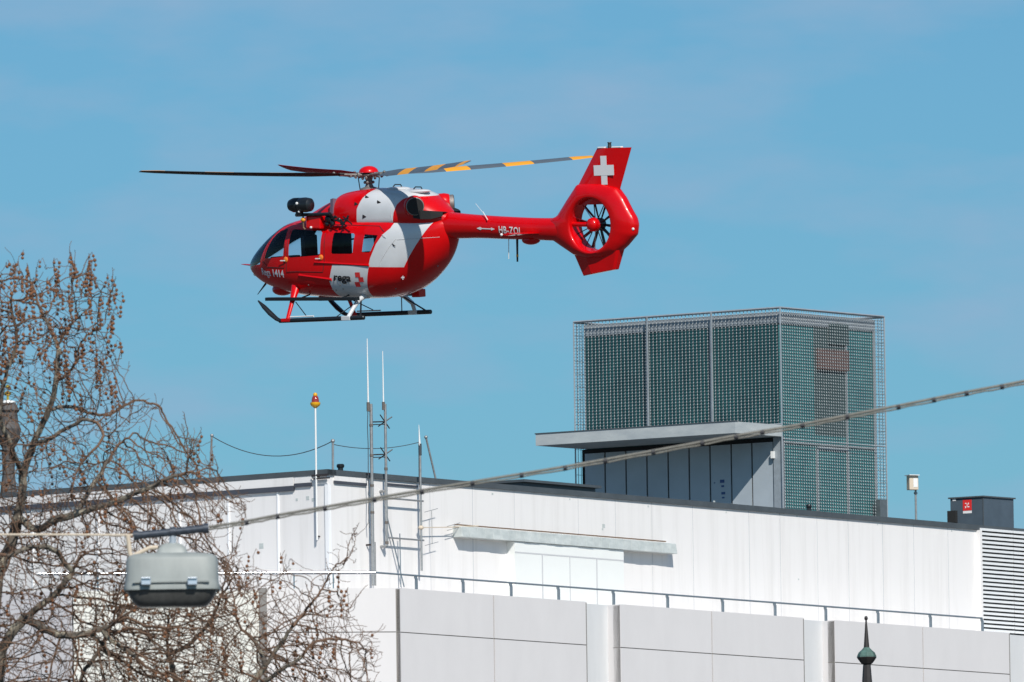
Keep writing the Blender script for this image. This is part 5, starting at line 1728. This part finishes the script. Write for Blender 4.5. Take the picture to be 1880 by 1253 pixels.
def grow_tree(name, label, roots, sil, nattr, dens, dspread, ballprob, seed, gnd):
    rng = np.random.RandomState(seed)
    poly = [(x, y) for x, y in sil]
    xs = [p[0] for p in poly]; ys = [p[1] for p in poly]
    pts = []
    while len(pts) < nattr:
        x = rng.uniform(min(xs), max(xs)); y = rng.uniform(min(ys), max(ys))
        if not inpoly(x, y, poly): continue
        if rng.rand() > dens(x, y): continue
        dy = rng.uniform(-dspread, dspread)
        p = tp(x, y, dy); pts.append((p.x, p.y, p.z))
    AT = np.array(pts)
    nodes = []; par = []
    for chain in roots:
        start = chain[0]
        prev = -1
        if isinstance(start, int):
            pass
        cpts = bez([tp(x, y, d) for x, y, d in chain], 1) if False else [tp(x, y, d) for x, y, d in chain]
        # attach to nearest existing node if any
        if nodes:
            NN = np.array(nodes); c = np.array(cpts[0]); prev = int(np.argmin(((NN - c) ** 2).sum(1)))
            if np.linalg.norm(NN[prev] - c) > .5: prev = prev
        sm = bez(cpts, 5)
        for i, p in enumerate(sm):
            q = p + Vector(rng.uniform(-.008, .008, 3))
            nodes.append((q.x, q.y, q.z)); par.append(prev); prev = len(nodes) - 1
    N = np.array(nodes)
    step = .042; infl = .50; kill = .058
    bestd = np.full(len(AT), 1e9); besti = np.zeros(len(AT), int)
    def upd(new, base):
        for s_ in range(0, len(new), 400):
            blk = new[s_:s_ + 400]
            d = ((AT[:, None, :] - blk[None, :, :]) ** 2).sum(2)
            k = d.argmin(1); dm = d[np.arange(len(AT)), k]
            m = dm < bestd
            bestd[m] = dm[m]; besti[m] = k[m] + base + s_
    upd(N, 0)
    nl = [tuple(x) for x in N]
    childcount = {}
    for it in range(230):
        alive = bestd > kill ** 2
        AT = AT[alive]; bestd = bestd[alive]; besti = besti[alive]
        if len(AT) == 0: break
        act = bestd < infl ** 2
        if not act.any():
            infl *= 1.3
            if infl > 1.5: break
            continue
        NN = np.array(nl)
        dirs = AT[act] - NN[besti[act]]
        dirs /= np.linalg.norm(dirs, axis=1)[:, None]
        idx = besti[act]
        acc = np.zeros((len(nl), 3)); np.add.at(acc, idx, dirs)
        who = np.unique(idx)
        new = []
        for w in who:
            if childcount.get(w, 0) >= 3: continue
            v = acc[w]; L_ = np.linalg.norm(v)
            if L_ < 1e-6: continue
            v = v / L_ + rng.normal(0, .26, 3) + np.array([0, 0, .16])
            pw = par[w]
            if pw >= 0:
                v += .55 * (NN[w] - NN[pw]) / (np.linalg.norm(NN[w] - NN[pw]) + 1e-9)
            v /= np.linalg.norm(v)
            new.append(tuple(NN[w] + v * step)); par.append(int(w)); childcount[w] = childcount.get(w, 0) + 1
        if not new: break
        base = len(nl); nl += new
        upd(np.array(new), base)
        if len(nl) > 70000: break
    n = len(nl)
    # side twiglets at tips
    kids = [[] for _ in range(n)]
    for i, p in enumerate(par):
        if p >= 0: kids[p].append(i)
    tips = [i for i in range(n) if not kids[i]]
    rng2 = random.Random(seed)
    for i in tips:
        if rng2.random() < .6:
            p = Vector(nl[i]); q = Vector(nl[par[i]]) if par[i] >= 0 else p - Vector((0, 0, .1))
            d = (p - q).normalized(); cur = i
            for k in range(rng2.randint(1, 4)):
                d = (d + Vector((rng2.gauss(0, .3), rng2.gauss(0, .3), rng2.gauss(.14, .25)))).normalized()
                p = p + d * .04
                nl.append(tuple(p)); par.append(cur); kids.append([]); kids[cur].append(len(nl) - 1); cur = len(nl) - 1
    for i in tips:
        p = Vector(nl[i]); rel = CAM_R.transposed() @ (p - CAM_LOC)
        y_ = 626.5 - rel.y / -rel.z * FPX
        if y_ > 1130 or rng2.random() > (.16 if y_ < 560 else .07): continue
        d = Vector((rng2.gauss(0, .25), rng2.gauss(0, .25), 1)).normalized(); cur = i
        for k in range(rng2.randint(3, 9)):
            d = (d + Vector((rng2.gauss(0, .12), rng2.gauss(0, .12), .05))).normalized(); p = p + d * .032
            nl.append(tuple(p)); par.append(cur); kids.append([]); kids[cur].append(len(nl) - 1); cur = len(nl) - 1
            if rng2.random() < .6:
                q = p + (d * .4 + Vector((rng2.uniform(-1, 1), rng2.uniform(-1, 1), .2))).normalized() * rng2.uniform(.012, .045)
                nl.append(tuple(q)); par.append(cur); kids.append([]); kids[cur].append(len(nl) - 1)
    n = len(nl)
    rad = [0.0] * n
    E = 2.62; R_T = .0025
    order = sorted(range(n), key=lambda i: -i)   # children always after parents
    acc = [0.0] * n
    for i in order:
        if not kids[i]: rad[i] = R_T
        else: rad[i] = max(R_T, acc[i] ** (1 / E))
        if par[i] >= 0: acc[par[i]] += rad[i] ** E
    mx = .12
    for i in range(n): rad[i] = min(rad[i], mx)
    trunk = MB(); twig = MB()
    done = [False] * n
    starts = [i for i in range(n) if par[i] < 0]
    stack = [(i, None) for i in starts]
    while stack:
        i, p0 = stack.pop()
        chain = [] if p0 is None else [p0]
        cur = i
        while True:
            chain.append(cur)
            ks = kids[cur]
            if not ks: break
            ks = sorted(ks, key=lambda k: -rad[k])
            for k in ks[1:]: stack.append((k, cur))
            nxt = ks[0]
            cur = nxt
        if len(chain) < 2: continue
        P_ = [Vector(nl[c]) for c in chain]
        R_ = [rad[c] for c in chain]
        if p0 is not None: R_[0] = R_[1]
        # split thick and thin
        k = 0
        while k < len(R_) and R_[k] > .016: k += 1
        if k >= 2: trunk.tube(P_[:k], R_[:k], 8, cap=False)
        if k < len(R_) - 1 or k == 0:
            s_ = max(0, k - 1)
            if len(P_) - s_ >= 2: twig.tube(P_[s_:], R_[s_:], 5 if R_[s_] > .008 else 4, cap=False)
    # trunk to the ground
    g0 = gnd
    base = Vector((g0[0], g0[1], 0))
    r0 = Vector(nl[starts[0]])
    trunk.tube([base, base.lerp(r0, .35) + Vector((.05, 0, 0)), base.lerp(r0, .7), r0], [.34, .27, .22, max(.12, rad[starts[0]])], 14, cap=True)
    root = thing(name, label, 'tree', base, 'bare plane trees')
    trunk.build('trunk', M['bark'], root, smooth=True, fixn=False)
    twig.build('crown', M['twig'], root, smooth=True, fixn=False)
    # seed balls hanging in short strings
    balls = MB(); nb_ = 0
    cand = [i for i in range(n) if not kids[i]]
    rng2.shuffle(cand)
    for i in cand:
        p = Vector(nl[i])
        # photograph position for density
        rel = CAM_R.transposed() @ (p - CAM_LOC)
        px = 940 + rel.x / -rel.z * FPX; py = 626.5 - rel.y / -rel.z * FPX
        if rng2.random() > ballprob(px, py): continue
        m = rng2.choice((1, 2, 2, 3, 3, 4))
        q = p.copy(); path = [p.copy()]
        for k in range(m):
            q = q + Vector((rng2.gauss(0, .010), rng2.gauss(0, .01), -.035 - rng2.random() * .012))
            path.append(q.copy())
            balls.ball(q, rng2.uniform(.0115, .0185), 7, 5); nb_ += 1
        balls.tube(path, .002, 3, cap=False)
    bo_ = balls.build('seed_balls', M['ball'], root, smooth=True, fixn=False)
    bo_['kind'] = 'stuff'
    print(name, 'nodes', n, 'balls', nb_)

def dens1(x, y):
    if y < 620: return .36
    if y < 800: return .42
    if y < 900: return .6
    return .8
def bp1(x, y):
    if y < 640: return .62
    if y < 720: return .3
    if y < 900: return .06
    return .05
g1 = tp(-40, 1253, 0.0)
roots1 = [
    [(-25, 1420, .3), (-8, 1300, .2), (0, 1210, .1), (20, 1165, 0), (49, 1133, 0), (75, 1112, -.1), (99, 1094, -.1), (118, 1070, -.2), (132, 1051, -.2), (150, 1020, -.3)],
    [(-8, 1300, .2), (-12, 1180, .3), (0, 1045, .4), (16, 1011, .4), (26, 980, .4), (33, 949, .3), (40, 910, .3), (43, 873, .3), (60, 820, .2), (90, 752, .1), (104, 701, 0), (107, 641, 0), (118, 612, 0), (134, 594, -.1), (150, 578, -.1)],
    [(33, 949, .3), (66, 972, .1), (100, 955, -.1), (138, 945, -.2), (198, 926, -.3), (257, 903, -.4), (310, 878, -.5), (350, 866, -.5)],
    [(90, 752, .1), (130, 748, .3), (170, 760, .5), (201, 762, .5), (230, 745, .5), (255, 735, .5), (280, 742, .5), (297, 748, .5)],
    [(104, 701, 0), (125, 685, -.2), (143, 660, -.3), (146, 635, -.3), (165, 612, -.3), (190, 600, -.3)],
    [(43, 873, .3), (20, 820, .0), (0, 760, -.2), (10, 690, -.3), (30, 630, -.4), (20, 560, -.5)],
    [(107, 641, 0), (90, 600, .3), (72, 560, .4), (60, 520, .4)],
    [(134, 594, -.1), (128, 560, 0), (133, 520, 0), (131, 470, 0)],
    [(132, 1051, -.2), (100, 1010, -.4), (60, 1005, -.6), (20, 1020, -.7)],
    [(60, 820, .2), (100, 800, -.4), (160, 770, -.6), (190, 800, -.7), (150, 850, -.8)],
    [(49, 1133, 0), (90, 1160, -.4), (140, 1168, -.5), (200, 1150, -.6)],
    [(0, 1210, .1), (-80, 1100, .3), (-130, 960, .2), (-150, 800, 0), (-140, 650, 0)],
    [(138, 945, -.2), (165, 900, .3), (190, 860, .5), (215, 820, .6), (240, 800, .6)],
]
sil1 = [(-280, 560), (-120, 500), (-20, 500), (8, 500), (35, 462), (45, 500), (62, 505), (95, 500), (120, 500), (131, 462), (142, 500), (160, 505), (175, 500), (185, 540), (205, 525), (212, 510), (216, 545), (208, 600), (205, 640), (222, 660), (240, 676), (215, 700), (205, 735), (255, 732), (302, 746), (300, 760), (250, 778), (215, 800), (240, 820), (300, 800), (345, 800), (362, 790), (370, 830), (410, 870), (420, 900), (450, 910), (460, 940), (400, 965), (400, 1010), (470, 1080), (440, 1120), (440, 1253), (440, 1360), (-280, 1360)]
grow_tree('plane_tree', 'big bare plane tree with brown seed balls filling the left edge', roots1, sil1, 16500, dens1, 1.1, bp1, 11, (g1.x, g1.y + .3))
def dens2(x, y):
    if x > 540 and y < 1100: return .12
    if y < 1120: return .35
    return .7 if x < 600 else .45
g2 = tp(330, 1253, .4)
roots2 = [
    [(400, 1420, .2), (440, 1300, 0), (487, 1224, -.1), (508, 1192, -.1), (529, 1162, -.2), (545, 1142, -.2), (560, 1122, -.2), (578, 1100, -.3), (594, 1077, -.3), (605, 1056, -.3), (614, 1041, -.3), (628, 1031, -.3), (645, 1018, -.3), (650, 1000, -.3), (653, 984, -.3)],
    [(440, 1300, 0), (487, 1253, -.5), (520, 1228, -.6), (549, 1210, -.6), (574, 1182, -.6), (605, 1174, -.6), (633, 1176, -.6), (660, 1180, -.6)],
    [(400, 1420, .2), (340, 1300, .3), (310, 1202, .4), (308, 1150, .4), (312, 1120, .4)],
    [(340, 1300, .3), (200, 1290, .0), (150, 1250, -.2), (181, 1196, -.2), (205, 1150, -.3), (215, 1100, -.3)],
    [(310, 1202, .4), (350, 1180, .2), (380, 1150, .1), (400, 1110, 0), (410, 1080, 0)],
    [(487, 1224, -.1), (470, 1180, .4), (440, 1150, .5), (430, 1110, .5)],
]
sil2 = [(170, 1100), (300, 1060), (380, 1030), (430, 1000), (470, 1040), (500, 1060), (530, 1010), (545, 1050), (575, 1080), (600, 1020), (615, 1010), (640, 1000), (655, 950), (668, 985), (652, 1030), (625, 1080), (650, 1110), (640, 1150), (690, 1160), (700, 1200), (690, 1253), (690, 1330), (170, 1360)]
grow_tree('plane_tree', 'smaller bare plane tree reaching right across the pale panels below the lamp', roots2, sil2, 6200, dens2, .9, lambda x, y: .10 if x > 540 else .05, 23, (g2.x, g2.y + .3))
print('scene built')
